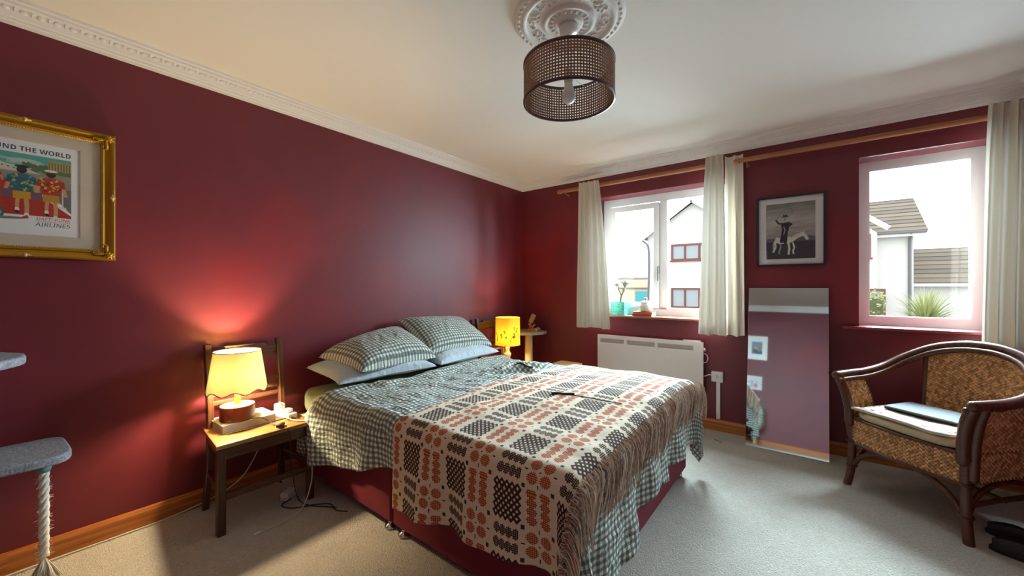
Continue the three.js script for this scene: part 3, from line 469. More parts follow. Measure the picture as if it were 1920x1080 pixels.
single('skirting_cable', 'cream cable running along the pine skirting board', 'cable', tube([[0.06, 0.004, 4.2], [0.055, 0.006, 3.9], [0.032, 0.008, 3.6], [0.03, 0.006, 3.35], [0.035, 0.012, 3.1], [0.045, 0.05, 2.9], [0.06, 0.10, 2.82], [0.10, 0.20, 2.77], [0.12, 0.32, 2.73], [0.115, 0.405, 2.71]], 0.0035, 120, 6), M.cableWhite);
{
  const s = thing('phone_charger', 'white plug-in charger lying on the carpet under the bedside chair', 'charger', null, [0.30, 0, 2.66], 0.5);
  obj('charger_body', box(0.05, 0.042, 0.08, 0, 0.021, 0, 0.008), M.white, s); obj('pins', [box(0.006, 0.006, 0.02, -0.012, 0.02, 0.048, 0.001), box(0.006, 0.006, 0.02, 0.012, 0.02, 0.048, 0.001)], M.chrome, s);
}
single('charger_lead', 'black lead looped on the carpet by the bed base', 'cable', tube([[0.33, 0.004, 2.66], [0.36, 0.004, 2.72], [0.43, 0.004, 2.70], [0.50, 0.004, 2.60], [0.56, 0.004, 2.55], [0.64, 0.004, 2.56], [0.7, 0.004, 2.53]], 0.003, 60, 6), M.black);
single('round_plug', 'small round white cap on the carpet by the skirting board', 'cap', cyl(0.014, 0.014, 0.02, 0, 0, 0, 20).rotateZ(1.4).translate(0.10, 0.0145, 2.60), M.white);

// corner table behind the far chair
{
  const t = thing('pedestal_table', 'small pale pedestal table in the corner beyond the bed', 'table', null, [0.255, 0, 0.235]);
  const top = extrude([[-0.2, -0.17], [0.02, -0.19], [0.12, -0.15], [0.145, -0.06], [0.1, 0.1], [-0.02, 0.17], [-0.2, 0.16]], 0.018, [], 0.006).rotateX(Math.PI / 2).translate(0, 0.719, 0); const gm = std({ color: '#a79f86', roughness: 0.7 });
  obj('table_top', top, gm, t); obj('pedestal', lathe([[0, 0.02], [0.05, 0.02], [0.046, 0.1], [0.042, 0.5], [0.04, 0.69], [0, 0.69]], 32), std({ color: '#d8c48c', roughness: 0.6 }), t); obj('foot_plate', lathe([[0, 0], [0.14, 0], [0.145, 0.008], [0.14, 0.02], [0, 0.022]], 40), gm, t);
  const f = thing('wooden_ornament', 'small pale wooden ornament with a tilted block on the corner table', 'ornament', null, [0.285, 0.7255, 0.20]);
  obj('block', box(0.045, 0.095, 0.03, 0, 0, 0, 0.004).rotateZ(-0.5).translate(-0.01, 0.135, 0), M.palewood, f);
  obj('peg', bar([-0.05, 0.04, 0], [-0.025, 0.1, 0], 0.012, 0.012), M.palewood, f);
  obj('cradle', [bar([-0.055, 0.08, 0.0], [0.0, 0.03, 0.01], 0.014, 0.014), bar([0.02, 0.075, 0], [-0.02, 0.03, 0], 0.014, 0.014), box(0.11, 0.03, 0.05, 0, 0.0155, 0, 0.008)], M.palewood, f);
  obj('red_ball', blob(0.02, 0.018, 0.02, -0.01, 0.045, 0.03, 8), std({ color: '#c8341c', roughness: 0.4 }), f);
  const k = thing('pebble', 'grey pebble beside the wooden ornament on the corner table', 'pebble', null, [0.33, 0.7255, 0.175]); obj('stone', blob(0.03, 0.022, 0.024, 0, 0.022, 0, 8), std({ color: '#8b8478', roughness: 0.8 }), k);
  const bx = thing('low_stool', 'pale wooden stool edge showing beyond the bed by the heater', 'stool', null, [0.865, 0, 0.50]);
  obj('stool_top', box(0.22, 0.025, 0.2, 0, 0.4845, 0, 0.004, 'x'), M.palewood, bx); for (const x of [-0.09, 0.09]) for (const z of [-0.075, 0.075]) obj('leg', box(0.025, 0.472, 0.025, x, 0.236, z, 0.003), M.palewood, bx);
}

// ---------------------------------------------------------------- window wall: rods, curtains, heater, pictures, mirror
M.curtain = phys({ color: '#dcd4c4', roughness: 0.95, transmission: 0.05, thickness: 0, bumpMap: rep(weaveBump, 14), bumpScale: 0.0008 });
function curtainRod(x0, x1, label) {
  const r = thing('curtain_rod', label, 'curtain rod'); const y = 2.2, z = 0.09;
  obj('pole', metre(cyl(0.018, 0.018, x1 - x0, 0, 0, 0, 20), 'y').rotateZ(Math.PI / 2).translate((x0 + x1) / 2, y, z), M.rod, r);
  for (const x of [x0 - 0.008, x1 + 0.008]) obj('finial', lathe([[0, -0.022], [0.014, -0.018], [0.02, -0.006], [0.021, 0.006], [0.018, 0.01], [0.024, 0.014], [0.024, 0.02], [0, 0.02]], 24).rotateZ(x < (x0 + x1) / 2 ? -Math.PI / 2 : Math.PI / 2).translate(x, y, z), M.rod, r);
  for (const x of [x0 + 0.06, x1 - 0.05]) obj('bracket', [tube([[x, y - 0.03, 0.005], [x, y - 0.028, 0.05], [x, y - 0.02, 0.085], [x, y - 0.019, 0.1]], 0.006, 12, 8), cyl(0.014, 0.014, 0.01, 0, 0, 0, 20).rotateX(Math.PI / 2).translate(x, y - 0.03, 0.005)], M.rod, r);
}
curtainRod(0.55, 2.03, 'wooden curtain rod above the window with the potted plant');
curtainRod(2.185, 3.60, 'wooden curtain rod above the window behind the wicker armchair');
function curtain(label, [a0, a1], [b0, b1], yt, yb, folds, amp, s, flat = 0, zc = 0.142) {
  const H = (u) => yb + 0.006 * Math.sin(u * 9 + s);
  const g = sheet((u, v) => {
    const e = Math.pow(v, 0.7), x = lerp(lerp(a0, b0, e), lerp(a1, b1, e), u), k = folds * 2 * Math.PI * (u + 0.012 * Math.sin(v * 5 + s) + 0.02 * Math.sin(u * 11 + s)), am = amp * (0.55 + 0.45 * v) * (1 + 0.3 * noise(u * 5, v * 2, s)) * (1 - flat * 0.6 * smooth(0.3, 0.9, u));
    const z = zc + am * Math.sin(k) + 0.25 * am * Math.sin(k * 2 + 1 + v) + 0.003 * noise(u * 10, v * 5, s + 3), dx = 0.3 * am * Math.cos(k);
    return [x + dx, lerp(yt - 0.012 * Math.abs(Math.sin(k / 2)), H(u), v), z, x, v * 1.4];
  }, 150, 60);
  single('curtain', label, 'curtain', sheetFlip2(g, 0.0025), M.curtain);
}
function sheetFlip2(g) { return g; }
curtain('narrow cream curtain gathered beside the potted plant', [0.80, 1.01], [0.775, 1.135], 2.25, 0.80, 4, 0.024, 3);
curtain('pleated cream curtain on the plant window side of the framed black and white picture', [1.965, 2.085], [1.905, 2.11], 2.275, 0.81, 3, 0.024, 8);
curtain('smooth cream curtain panel beside the framed black and white picture', [2.085, 2.215], [2.09, 2.225], 2.268, 0.805, 2, 0.014, 12, 1, 0.045);
curtain('long cream curtain hanging behind the wicker armchair', [3.462, 3.645], [3.425, 3.645], 2.268, 0.62, 4, 0.026, 17);

// wall heater
{
  const h = thing('panel_heater', 'white wall-mounted panel heater under the plant window', 'heater', null, [1.452, 0.30, 0]);
  const W = 0.95, HH = 0.43, m = std({ color: '#eee3dc', roughness: 0.4 }), groups = [[-0.452, -0.205], [-0.185, 0.08], [0.10, 0.405]];
  const hp = groups.map(([a, b]) => [[a, 0.352], [b, 0.352], [b, 0.402], [a, 0.402]]);
  obj('front_panel', extrude([[-W / 2, 0], [W / 2, 0], [W / 2, HH], [-W / 2, HH]], 0.012, hp, 0.004).translate(0, 0, 0.06), m, h);
  obj('casing', [box(W - 0.02, HH - 0.02, 0.008, 0, HH / 2, 0.006, 0.002), box(W - 0.02, 0.008, 0.05, 0, HH - 0.014, 0.034, 0.002), box(W - 0.02, 0.008, 0.05, 0, 0.014, 0.034, 0.002), box(0.008, HH - 0.02, 0.05, -W / 2 + 0.014, HH / 2, 0.034, 0.002), box(0.008, HH - 0.02, 0.05, W / 2 - 0.014, HH / 2, 0.034, 0.002)], m, h);
  for (const [a, b] of groups) for (let k = 0; k < 5; k++) obj('slat', box(b - a, 0.0046, 0.012, (a + b) / 2, 0.357 + k * 0.01, 0.066, 0.002), m, h);
  obj('control_box', box(0.14, 0.014, 0.05, 0.38, HH + 0.004, 0.036, 0.005), m, h); obj('thermostat_knob', cyl(0.014, 0.014, 0.014, 0, 0, 0, 20).rotateZ(Math.PI / 2).translate(W / 2 + 0.008, 0.37, 0.04), m, h);
  obj('flex', [tube([[0.47, 0.34, 0.035], [0.497, 0.325, 0.03], [0.503, 0.29, 0.022], [0.49, 0.262, 0.02], [0.47, 0.255, 0.025]], 0.0042, 24, 8), tube([[0.465, 0.14, 0.03], [0.49, 0.148, 0.02], [0.51, 0.158, 0.014], [0.535, 0.158, 0.012]], 0.0042, 20, 8)], M.white, h);
}
{
  const s = thing('wall_switch', 'white fused switch plate on the wall beside the heater', 'switch', null, [2.027, 0.45, 0]);
  obj('back_box', box(0.088, 0.086, 0.03, 0, 0, 0.0155, 0.006), M.white, s); obj('rocker', box(0.018, 0.03, 0.006, 0, 0.004, 0.0325, 0.002), std({ color: '#cfcac8', roughness: 0.3 }), s);
  for (const x of [-0.033, 0.033]) obj('screw', cyl(0.004, 0.004, 0.003, 0, 0, 0, 12).rotateX(Math.PI / 2).translate(x, 0, 0.0315), M.chrome, s);
  obj('conduit', box(0.03, 0.31, 0.018, 0.006, -0.198, 0.0095, 0.004), M.white, s);
}
// framed black and white picture of a rider
{
  const p = thing('framed_picture', 'black framed black and white picture of a rider standing on a pale horse', 'picture', null, [2.519, 1.625, 0.001]);
  const W = 0.425, H = 0.535;
  obj('frame', frame(-W / 2, W / 2, -H / 2, H / 2, 0.015, 0.028, 0, 0.003), std({ color: '#20222b', roughness: 0.35 }), p);
  obj('mount', extrude([[-W / 2 + 0.012, -H / 2 + 0.012], [W / 2 - 0.012, -H / 2 + 0.012], [W / 2 - 0.012, H / 2 - 0.012], [-W / 2 + 0.012, H / 2 - 0.012]], 0.003, [[[-0.15, -0.212], [0.152, -0.212], [0.152, 0.212], [-0.15, 0.212]]]).translate(0, 0, 0.012), std({ color: '#d5d3d4', roughness: 0.9 }), p);
  const art = tex(canvas(720, 1010, (c, w, h) => {
    const sky = c.createLinearGradient(0, 0, 0, h); sky.addColorStop(0, '#6c6a66'); sky.addColorStop(0.3, '#a8a49c'); sky.addColorStop(0.62, '#908c88'); sky.addColorStop(0.64, '#55555c'); sky.addColorStop(1, '#2c2c34'); c.fillStyle = sky; c.fillRect(0, 0, w, h);
    for (let k = 0; k < 260; k++) { c.fillStyle = `rgba(${rnd() < 0.5 ? '215,210,200' : '80,78,80'},0.06)`; c.beginPath(); c.ellipse(rnd() * w, rnd() * h * 0.55, rr(40, 190), rr(6, 30), -0.1, 0, 7); c.fill(); }
    c.fillStyle = '#5b5b63'; c.beginPath(); c.moveTo(0, h * 0.64); c.quadraticCurveTo(w * 0.3, h * 0.6, w * 0.55, h * 0.66); c.quadraticCurveTo(w * 0.8, h * 0.56, w, h * 0.62); c.lineTo(w, h * 0.72); c.lineTo(0, h * 0.72); c.fill();
    c.fillStyle = '#30303a'; c.fillRect(0, h * 0.69, w, h * 0.31); for (let k = 0; k < 900; k++) { c.fillStyle = rnd() < 0.5 ? 'rgba(120,118,122,0.18)' : 'rgba(15,15,20,0.25)'; c.fillRect(rnd() * w, h * rr(0.7, 1), rr(10, 60), 2); }
    const X = (u) => u * w, Y = (v) => v * h, limb = (pts, lw, col) => { c.strokeStyle = col; c.lineWidth = lw; c.lineCap = c.lineJoin = 'round'; c.beginPath(); pts.forEach(([a, b], i) => i ? c.lineTo(X(a), Y(b)) : c.moveTo(X(a), Y(b))); c.stroke(); };
    const P = '#cfccc4', Pd = '#8d8a88'; // pale horse
    limb([[0.23, 0.62], [0.19, 0.72], [0.2, 0.78], [0.155, 0.86]], 34, P); limb([[0.29, 0.7], [0.31, 0.78], [0.27, 0.88], [0.28, 0.9]], 24, Pd); limb([[0.47, 0.72], [0.485, 0.82], [0.47, 0.91]], 32, P); limb([[0.56, 0.72], [0.585, 0.8], [0.56, 0.86], [0.57, 0.905]], 26, P);
    c.fillStyle = P; c.beginPath(); c.ellipse(X(0.39), Y(0.665), w * 0.2, h * 0.062, -0.04, 0, 7); c.fill(); limb([[0.55, 0.65], [0.64, 0.6], [0.74, 0.57]], 74, P); limb([[0.74, 0.57], [0.8, 0.6], [0.84, 0.655]], 44, P); limb([[0.76, 0.55], [0.78, 0.515]], 12, P); limb([[0.5, 0.6], [0.6, 0.555], [0.72, 0.535]], 14, Pd); limb([[0.2, 0.64], [0.15, 0.72], [0.16, 0.84]], 14, '#b5b2aa'); limb([[0.7, 0.56], [0.58, 0.62]], 5, '#3a3a40');
    const D = '#22222a'; limb([[0.33, 0.68], [0.36, 0.55], [0.385, 0.42]], 60, D); limb([[0.4, 0.7], [0.41, 0.58], [0.42, 0.44]], 54, D); c.fillStyle = D; c.beginPath(); c.moveTo(X(0.31), Y(0.35)); c.lineTo(X(0.49), Y(0.34)); c.lineTo(X(0.47), Y(0.5)); c.lineTo(X(0.34), Y(0.5)); c.fill(); limb([[0.34, 0.36], [0.26, 0.355], [0.215, 0.3]], 30, D); limb([[0.47, 0.36], [0.53, 0.385], [0.46, 0.42]], 28, D); limb([[0.39, 0.31], [0.4, 0.27]], 34, '#8f8c88'); limb([[0.33, 0.245], [0.47, 0.245]], 12, D); limb([[0.37, 0.225], [0.43, 0.225]], 30, D); limb([[0.37, 0.56], [0.4, 0.48], [0.37, 0.42]], 10, '#b9b6b0');
    limb([[0.215, 0.29], [0.3, 0.18], [0.4, 0.1], [0.48, 0.09], [0.54, 0.13], [0.55, 0.18], [0.5, 0.22]], 4, '#55534e');
  }));
  obj('print', new THREE.PlaneGeometry(0.304, 0.426).translate(0.001, 0, 0.0115), std({ map: art, roughness: 0.6 }), p);
  obj('glazing', new THREE.PlaneGeometry(W - 0.024, H - 0.024).translate(0, 0, 0.02), M.glass, p);
}
// leaning mirror
{
  const t = Math.atan2(0.197, 1.19), L = Math.hypot(0.197, 1.19), m = thing('leaning_mirror', 'tall frameless mirror leaning against the wall between the windows', 'mirror', null, [2.5, 0.0015, 0.21]);
  m.rotation.x = -t; obj('mirror_glass', box(0.492, L, 0.004, 0, L / 2, 0.002, 0.0008), std({ color: '#d6dad8', metalness: 1, roughness: 0.03 }), m); obj('backing', box(0.488, L - 0.004, 0.004, 0, L / 2, -0.0025, 0.001), M.black, m);
}
// window sill things
{
  const p = thing('potted_plant', 'small bare-branched succulent tree in a square teal patterned pot', 'plant', null, [1.155, 0.9265, -0.045], 0.0);
  const teal = tex(canvas(256, 256, (c, n) => { c.fillStyle = '#4fb39f'; c.fillRect(0, 0, n, n); for (let i = 0; i < 6; i++) for (let j = 0; j < 6; j++) { c.fillStyle = ['rgba(34,120,108,0.55)', 'rgba(120,215,195,0.45)', 'rgba(30,96,90,0.5)'][Math.floor(rnd() * 3)]; const x = (i + 0.5) * n / 6, y = (j + 0.5) * n / 6; c.beginPath(); c.ellipse(x, y, rr(8, 18), rr(6, 16), rnd() * 3, 0, 7); c.fill(); } }), 1 / 0.14, 1 / 0.14);
  const w = 0.068, i = 0.06; obj('pot', [box(2 * w, 0.128, 0.008, 0, 0.064, w - 0.004, 0.002), box(2 * w, 0.128, 0.008, 0, 0.064, -w + 0.004, 0.002), box(0.008, 0.128, 2 * w, w - 0.004, 0.064, 0, 0.002), box(0.008, 0.128, 2 * w, -w + 0.004, 0.064, 0, 0.002), box(2 * i, 0.006, 2 * i, 0, 0.005, 0, 0.001)], std({ map: teal, roughness: 0.35 }), p);
  obj('soil', box(2 * i, 0.01, 2 * i, 0, 0.112, 0, 0.002), std({ color: '#4a3a2c', roughness: 1 }), p);
  const br = [], tips = []; const grow = (a, d, len, r, n) => { const b = a.clone().addScaledVector(d, len), m = a.clone().lerp(b, 0.5).add(V(rr(-0.006, 0.006), 0.004, rr(-0.006, 0.006))); br.push(new THREE.TubeGeometry(new THREE.CatmullRomCurve3([a, m, b]), 6, r, 6)); if (!n) { tips.push([b, d]); return; } const k = n > 3 ? 3 : 2; for (let q = 0; q < k; q++) { const ang = q / k * 6.28 + rr(0, 2), sp = n > 3 ? 0.55 : n > 2 ? 0.6 : 0.5; grow(b, d.clone().multiplyScalar(0.8).add(V(Math.cos(ang) * sp, 0.35, Math.sin(ang) * sp)).normalize(), len * rr(0.6, 0.8), r * 0.72, n - 1); } };
  grow(V(0.01, 0.11, 0), V(0.08, 1, 0).normalize(), 0.075, 0.0085, 4); obj('stem', br, std({ color: '#6e5c46', roughness: 0.8 }), p);
  const lv = []; for (const [b, d] of tips) for (let q = 0; q < 6; q++) { const a = q * 1.05 + rnd(), g = blob(0.012, 0.0028, 0.0055, 0.012, 0, 0, 5).rotateZ(rr(0.1, 0.7)).rotateY(a).translate(b.x, b.y, b.z); lv.push(g); } const fo = obj('foliage', lv, std({ color: '#66765a', roughness: 0.5 }), p); fo.userData = { kind: 'stuff' };
  const bk = ['red clothbound book lying directly on the window sill', 'rust coloured book between the lidded jar and the red book'];
  [[0, '#a8452f', 0.185], [1, '#b9633f', 0.175]].forEach(([k, col, w2]) => { const b = thing('sill_book', bk[k], 'book', null, [1.392 + k * 0.004, 0.9265 + k * 0.0205, -0.045], k * 0.04); obj('cover', [box(w2, 0.0025, 0.125, 0, 0.0013, 0, 0.001), box(w2, 0.0025, 0.125, 0, 0.0185, 0, 0.001), box(w2, 0.02, 0.003, 0, 0.01, 0.061, 0.001)], std({ color: col, roughness: 0.7 }), b); obj('pages', box(w2 - 0.006, 0.0145, 0.117, 0.002, 0.01, -0.001, 0.001), M.paper, b); });
  const j = thing('lidded_jar', 'round cream stoneware jar with a knobbed lid on the sill books', 'jar', null, [1.408, 0.968, -0.05]); const cer = std({ color: '#d9d2c6', roughness: 0.35 });
  obj('jar_body', lathe([[0, 0], [0.04, 0], [0.058, 0.014], [0.066, 0.036], [0.064, 0.058], [0.052, 0.078], [0.046, 0.082], [0, 0.082]], 40), cer, j); const lid = obj('lid', lathe([[0, 0.083], [0.049, 0.083], [0.05, 0.088], [0.03, 0.098], [0.012, 0.103], [0, 0.104]], 40), cer, j); obj('knob', lathe([[0, 0.102], [0.009, 0.103], [0.009, 0.11], [0.016, 0.118], [0.015, 0.128], [0.006, 0.134], [0, 0.134]], 24), std({ color: '#b98a70', roughness: 0.5 }), lid);
}

// ---------------------------------------------------------------- bed-head wall: gilt framed poster
{
  const zR = 3.322, W = 0.54, H = 0.595, p = thing('gilt_framed_poster', 'ornate gilt framed vintage style travel poster on the burgundy wall', 'picture', null, [0.002, 1.623, zR + W / 2], Math.PI / 2);
  const gold = std({ color: '#b98d2c', metalness: 0.75, roughness: 0.36 }), goldPale = std({ color: '#c9ae6c', metalness: 0.5, roughness: 0.45 });
  const FW = 0.05, prof = [[0, 0], [0, 0.02], [0.006, 0.028], [0.014, 0.026], [0.024, 0.018], [0.032, 0.016], [0.036, 0.022], [0.042, 0.024], [0.046, 0.018], [0.05, 0.014], [0.05, 0]];
  const member = (L) => { const pos = []; for (let i = 0; i < prof.length - 1; i++) { const [a, za] = prof[i], [b, zb] = prof[i + 1]; const A = [-L / 2 + a, -a, za], B = [L / 2 - a, -a, za], C = [L / 2 - b, -b, zb], D = [-L / 2 + b, -b, zb]; pos.push(...A, ...C, ...B, ...A, ...D, ...C); } const g = new THREE.BufferGeometry(); g.setAttribute('position', new THREE.Float32BufferAttribute(pos, 3)); g.computeVertexNormals(); return g; };
  const fr = obj('frame', [member(W).translate(0, H / 2, 0), member(W).rotateZ(Math.PI).translate(0, -H / 2, 0), member(H).rotateZ(Math.PI / 2).translate(-W / 2, 0, 0), member(H).rotateZ(-Math.PI / 2).translate(W / 2, 0, 0)], gold, p);
  const corner = () => { const g = [blob(0.014, 0.014, 0.012, 0, 0, 0.022, 8)]; for (let k = 0; k < 7; k++) { const a = k * 0.9; g.push(blob(0.009, 0.006, 0.007, 0.011, 0, 0, 6).rotateZ(a).translate(0, 0, 0.024)); } g.push(blob(0.02, 0.007, 0.006, 0.03, 0.008, 0.024, 6), blob(0.007, 0.02, 0.006, 0.008, 0.03, 0.024, 6), new THREE.TorusGeometry(0.009, 0.003, 6, 14).translate(0.042, 0.012, 0.024), new THREE.TorusGeometry(0.009, 0.003, 6, 14).translate(0.012, 0.042, 0.024)); return join(g); };
  const cg = corner(); for (const [sx, sy, rz] of [[1, 1, Math.PI], [-1, 1, -Math.PI / 2], [-1, -1, 0], [1, -1, Math.PI / 2]]) { const o = obj('corner_scroll', cg, gold, fr); o.position.set(sx * (W / 2 - 0.022), sy * (H / 2 - 0.022), 0); o.rotation.z = rz; }
  const mid = join([blob(0.022, 0.006, 0.006, 0, 0, 0.024, 6), blob(0.008, 0.01, 0.007, 0, 0, 0.026, 6), blob(0.012, 0.005, 0.005, 0.03, 0.003, 0.022, 6), blob(0.012, 0.005, 0.005, -0.03, 0.003, 0.022, 6)]);
  for (const [x, y, rz] of [[0, H / 2 - 0.01, 0], [0, -H / 2 + 0.01, Math.PI], [W / 2 - 0.01, 0, -Math.PI / 2], [-W / 2 + 0.01, 0, Math.PI / 2]]) { const o = obj('side_scroll', mid, goldPale, fr); o.position.set(x, y, 0); o.rotation.z = rz; }
  const bd = []; for (let k = 0; k < 60; k++) { const t = (k + 0.5) / 60; for (const s of [-1, 1]) { bd.push(blob(0.0032, 0.0026, 0.003, lerp(-W / 2 + 0.045, W / 2 - 0.045, t), s * (H / 2 - 0.046), 0.02, 3), blob(0.0026, 0.0034, 0.003, s * (W / 2 - 0.046), lerp(-H / 2 + 0.045, H / 2 - 0.045, t), 0.02, 3)); } } obj('beading', bd, goldPale, fr).userData = { kind: 'stuff' };
  const mw = 0.158, mh = 0.199; // mount opening
  obj('mount', extrude([[-W / 2 + 0.046, -H / 2 + 0.046], [W / 2 - 0.046, -H / 2 + 0.046], [W / 2 - 0.046, H / 2 - 0.046], [-W / 2 + 0.046, H / 2 - 0.046]], 0.003, [[[-mw, -mh], [mw, -mh], [mw, mh], [-mw, mh]]]).translate(0, 0, 0.009), std({ color: '#c9bda8', roughness: 0.95, bumpMap: rep(weaveBump, 8), bumpScale: 0.0006 }), p);
  const poster = tex(canvas(960, 1209, (c, w, h) => {
    c.fillStyle = '#e4e6e4'; c.fillRect(0, 0, w, h); const x0 = 90, x1 = w - 88, y0 = 172, y1 = 955;
    c.save(); c.beginPath(); c.rect(x0, y0, x1 - x0, y1 - y0); c.clip();
    c.fillStyle = '#4fa79c'; c.fillRect(x0, y0, x1, 260); c.fillStyle = 'rgba(190,205,190,0.6)'; for (let k = 0; k < 24; k++) { c.beginPath(); c.ellipse(rr(x0, x1), rr(y0 + 60, y0 + 210), rr(30, 110), rr(6, 22), 0, 0, 7); c.fill(); }
    c.fillStyle = '#5a6b4a'; for (let k = 0; k < 80; k++) { c.beginPath(); c.ellipse(rr(x0 + 330, x1), rr(y0 + 120, y0 + 250), rr(10, 36), rr(10, 30), 0, 0, 7); c.fill(); } c.fillStyle = '#a89858'; c.fillRect(x1 - 200, y0 + 40, 200, 130); c.fillStyle = '#6f6a44'; for (let k = 0; k < 8; k++) c.fillRect(x1 - 195 + k * 25, y0 + 60, 10, 110);
    c.fillStyle = '#8f8a78'; c.fillRect(x0, y0 + 220, x1, 260); c.fillStyle = '#c9c4b2'; c.beginPath(); c.moveTo(x0, y0 + 90); c.lineTo(x0 + 420, y0 + 190); c.lineTo(x0 + 520, y0 + 240); c.lineTo(x0, y0 + 230); c.fill(); c.fillStyle = '#4a4a48'; for (let k = 0; k < 9; k++) { c.beginPath(); c.arc(x0 + 30 + k * 46, y0 + 142 + k * 9, 8, 0, 7); c.fill(); }
    c.fillStyle = '#b2352a'; c.beginPath(); c.moveTo(x0, y0 + 330); c.lineTo(x0 + 330, y0 + 350); c.lineTo(x1, y1 - 30); c.lineTo(x1, y1); c.lineTo(x0, y1); c.fill(); for (let k = 0; k < 120; k++) { c.fillStyle = rnd() < 0.5 ? 'rgba(200,70,50,0.3)' : 'rgba(120,20,20,0.25)'; c.fillRect(rr(x0, x1), rr(y0 + 430, y1), rr(30, 120), 5); }
    c.fillStyle = '#716a72'; c.beginPath(); c.moveTo(x0 + 560, y0 + 420); c.lineTo(x1, y0 + 400); c.lineTo(x1, y1 - 60); c.closePath(); c.fill(); c.fillStyle = '#d6d2c4'; c.fillRect(x1 - 82, y0 + 330, 12, 330); c.fillRect(x1 - 110, y0 + 640, 66, 16);
    const L = (pts, lw, col) => { c.strokeStyle = col; c.lineWidth = lw; c.lineCap = c.lineJoin = 'round'; c.beginPath(); pts.forEach(([a, b], i) => i ? c.lineTo(a, b) : c.moveTo(a, b)); c.stroke(); };
    const walker = (x, y, s, shirt, dots, shorts, hat) => { // a holidaymaker seen from behind
      L([[x - 30 * s, y + 330 * s], [x - 40 * s, y + 450 * s], [x - 38 * s, y + 520 * s]], 34 * s, '#c79a6a'); L([[x + 34 * s, y + 330 * s], [x + 44 * s, y + 480 * s], [x + 40 * s, y + 590 * s]], 40 * s, '#c79a6a'); L([[x - 40 * s, y + 505 * s], [x - 38 * s, y + 525 * s]], 36 * s, '#e8e2d6'); L([[x + 40 * s, y + 575 * s], [x + 40 * s, y + 600 * s]], 42 * s, '#e8e2d6'); L([[x - 40 * s, y + 545 * s], [x - 34 * s, y + 548 * s]], 34 * s, '#3a2420'); L([[x + 40 * s, y + 625 * s], [x + 52 * s, y + 630 * s]], 38 * s, '#3a2420');
      L([[x - 105 * s, y + 140 * s], [x - 130 * s, y + 250 * s]], 36 * s, '#c79a6a'); L([[x + 105 * s, y + 140 * s], [x + 135 * s, y + 260 * s]], 36 * s, '#c79a6a'); c.fillStyle = '#6b5a68'; c.fillRect(x - 168 * s, y + 255 * s, 90 * s, 105 * s);
      c.fillStyle = shorts; c.fillRect(x - 74 * s, y + 240 * s, 150 * s, 130 * s); c.fillStyle = shirt; c.beginPath(); c.moveTo(x - 120 * s, y + 70 * s); c.quadraticCurveTo(x, y - 10 * s, x + 120 * s, y + 70 * s); c.lineTo(x + 130 * s, y + 160 * s); c.lineTo(x + 95 * s, y + 165 * s); c.lineTo(x + 90 * s, y + 270 * s); c.lineTo(x - 90 * s, y + 270 * s); c.lineTo(x - 95 * s, y + 165 * s); c.lineTo(x - 130 * s, y + 160 * s); c.fill();
      for (let k = 0; k < 26; k++) { c.fillStyle = dots[k % dots.length]; c.beginPath(); c.ellipse(x + rr(-88, 88) * s, y + rr(50, 250) * s, rr(9, 20) * s, rr(7, 14) * s, rnd() * 3, 0, 7); c.fill(); }
      c.fillStyle = '#2a211d'; c.beginPath(); c.ellipse(x, y - 18 * s, 44 * s, 48 * s, 0, 0, 7); c.fill(); c.fillStyle = hat; c.beginPath(); c.ellipse(x, y - 62 * s, 60 * s, 18 * s, 0, 0, 7); c.fill();
    };
    walker(x0 + 150, y0 + 230, 0.5, '#a04a52', ['#c97a6a', '#d8a04a'], '#8aa0a8', '#3a3038'); walker(x0 + 366, y0 + 226, 0.95, '#2f6470', ['#7fa89a', '#c9b04a', '#4a8a6a'], '#c99a2c', '#1e1c20'); walker(x0 + 606, y0 + 236, 0.95, '#a63c2c', ['#e0a43a', '#d8b04a', '#7a2420'], '#b88a34', '#e2ddd0');
    c.restore();
    c.fillStyle = '#3c6a64'; c.beginPath(); c.arc(230, 940, 92, 0, 7); c.fill(); c.fillStyle = '#c79a34'; c.beginPath(); c.ellipse(245, 930, 58, 40, 0.5, 0, 7); c.fill(); c.fillStyle = '#7a8076'; c.beginPath(); c.ellipse(300, 1005, 200, 17, -0.06, 0, 7); c.fill(); c.fillStyle = '#b04a34'; c.beginPath(); c.moveTo(425, 1005); c.lineTo(500, 950); c.lineTo(512, 995); c.fill();
    c.textAlign = 'center'; c.fillStyle = '#22405a'; c.font = 'bold 82px sans-serif'; c.save(); c.translate((x0 + x1) / 2, 140); const t1 = 'AROUND THE WORLD'; c.scale((x1 - x0) / c.measureText(t1).width, 1); c.fillText(t1, 0, 0); c.restore();
    const line = (t, y, px, col, wd) => { c.save(); c.fillStyle = col; c.font = px + 'px sans-serif'; c.translate(x1 - wd / 2 - 10, y); c.transform(1, 0, -0.16, 1, 0, 0); c.scale(wd / c.measureText(t).width, 1); c.fillText(t, 0, 0); c.restore(); };
    line('DAFT~PUNK', 1008, 54, '#a8442e', 292); c.fillStyle = '#a8442e'; c.fillRect(x1 - 310, 1018, 300, 4); line('AIRLINES', 1085, 70, '#274652', 300);
  }));
  obj('poster_print', new THREE.PlaneGeometry(2 * mw + 0.004, 2 * mh + 0.004).translate(0, 0, 0.0085), std({ map: poster, roughness: 0.7 }), p);
  obj('glazing', new THREE.PlaneGeometry(W - 0.094, H - 0.094).translate(0, 0, 0.0135), M.glass, p);
}

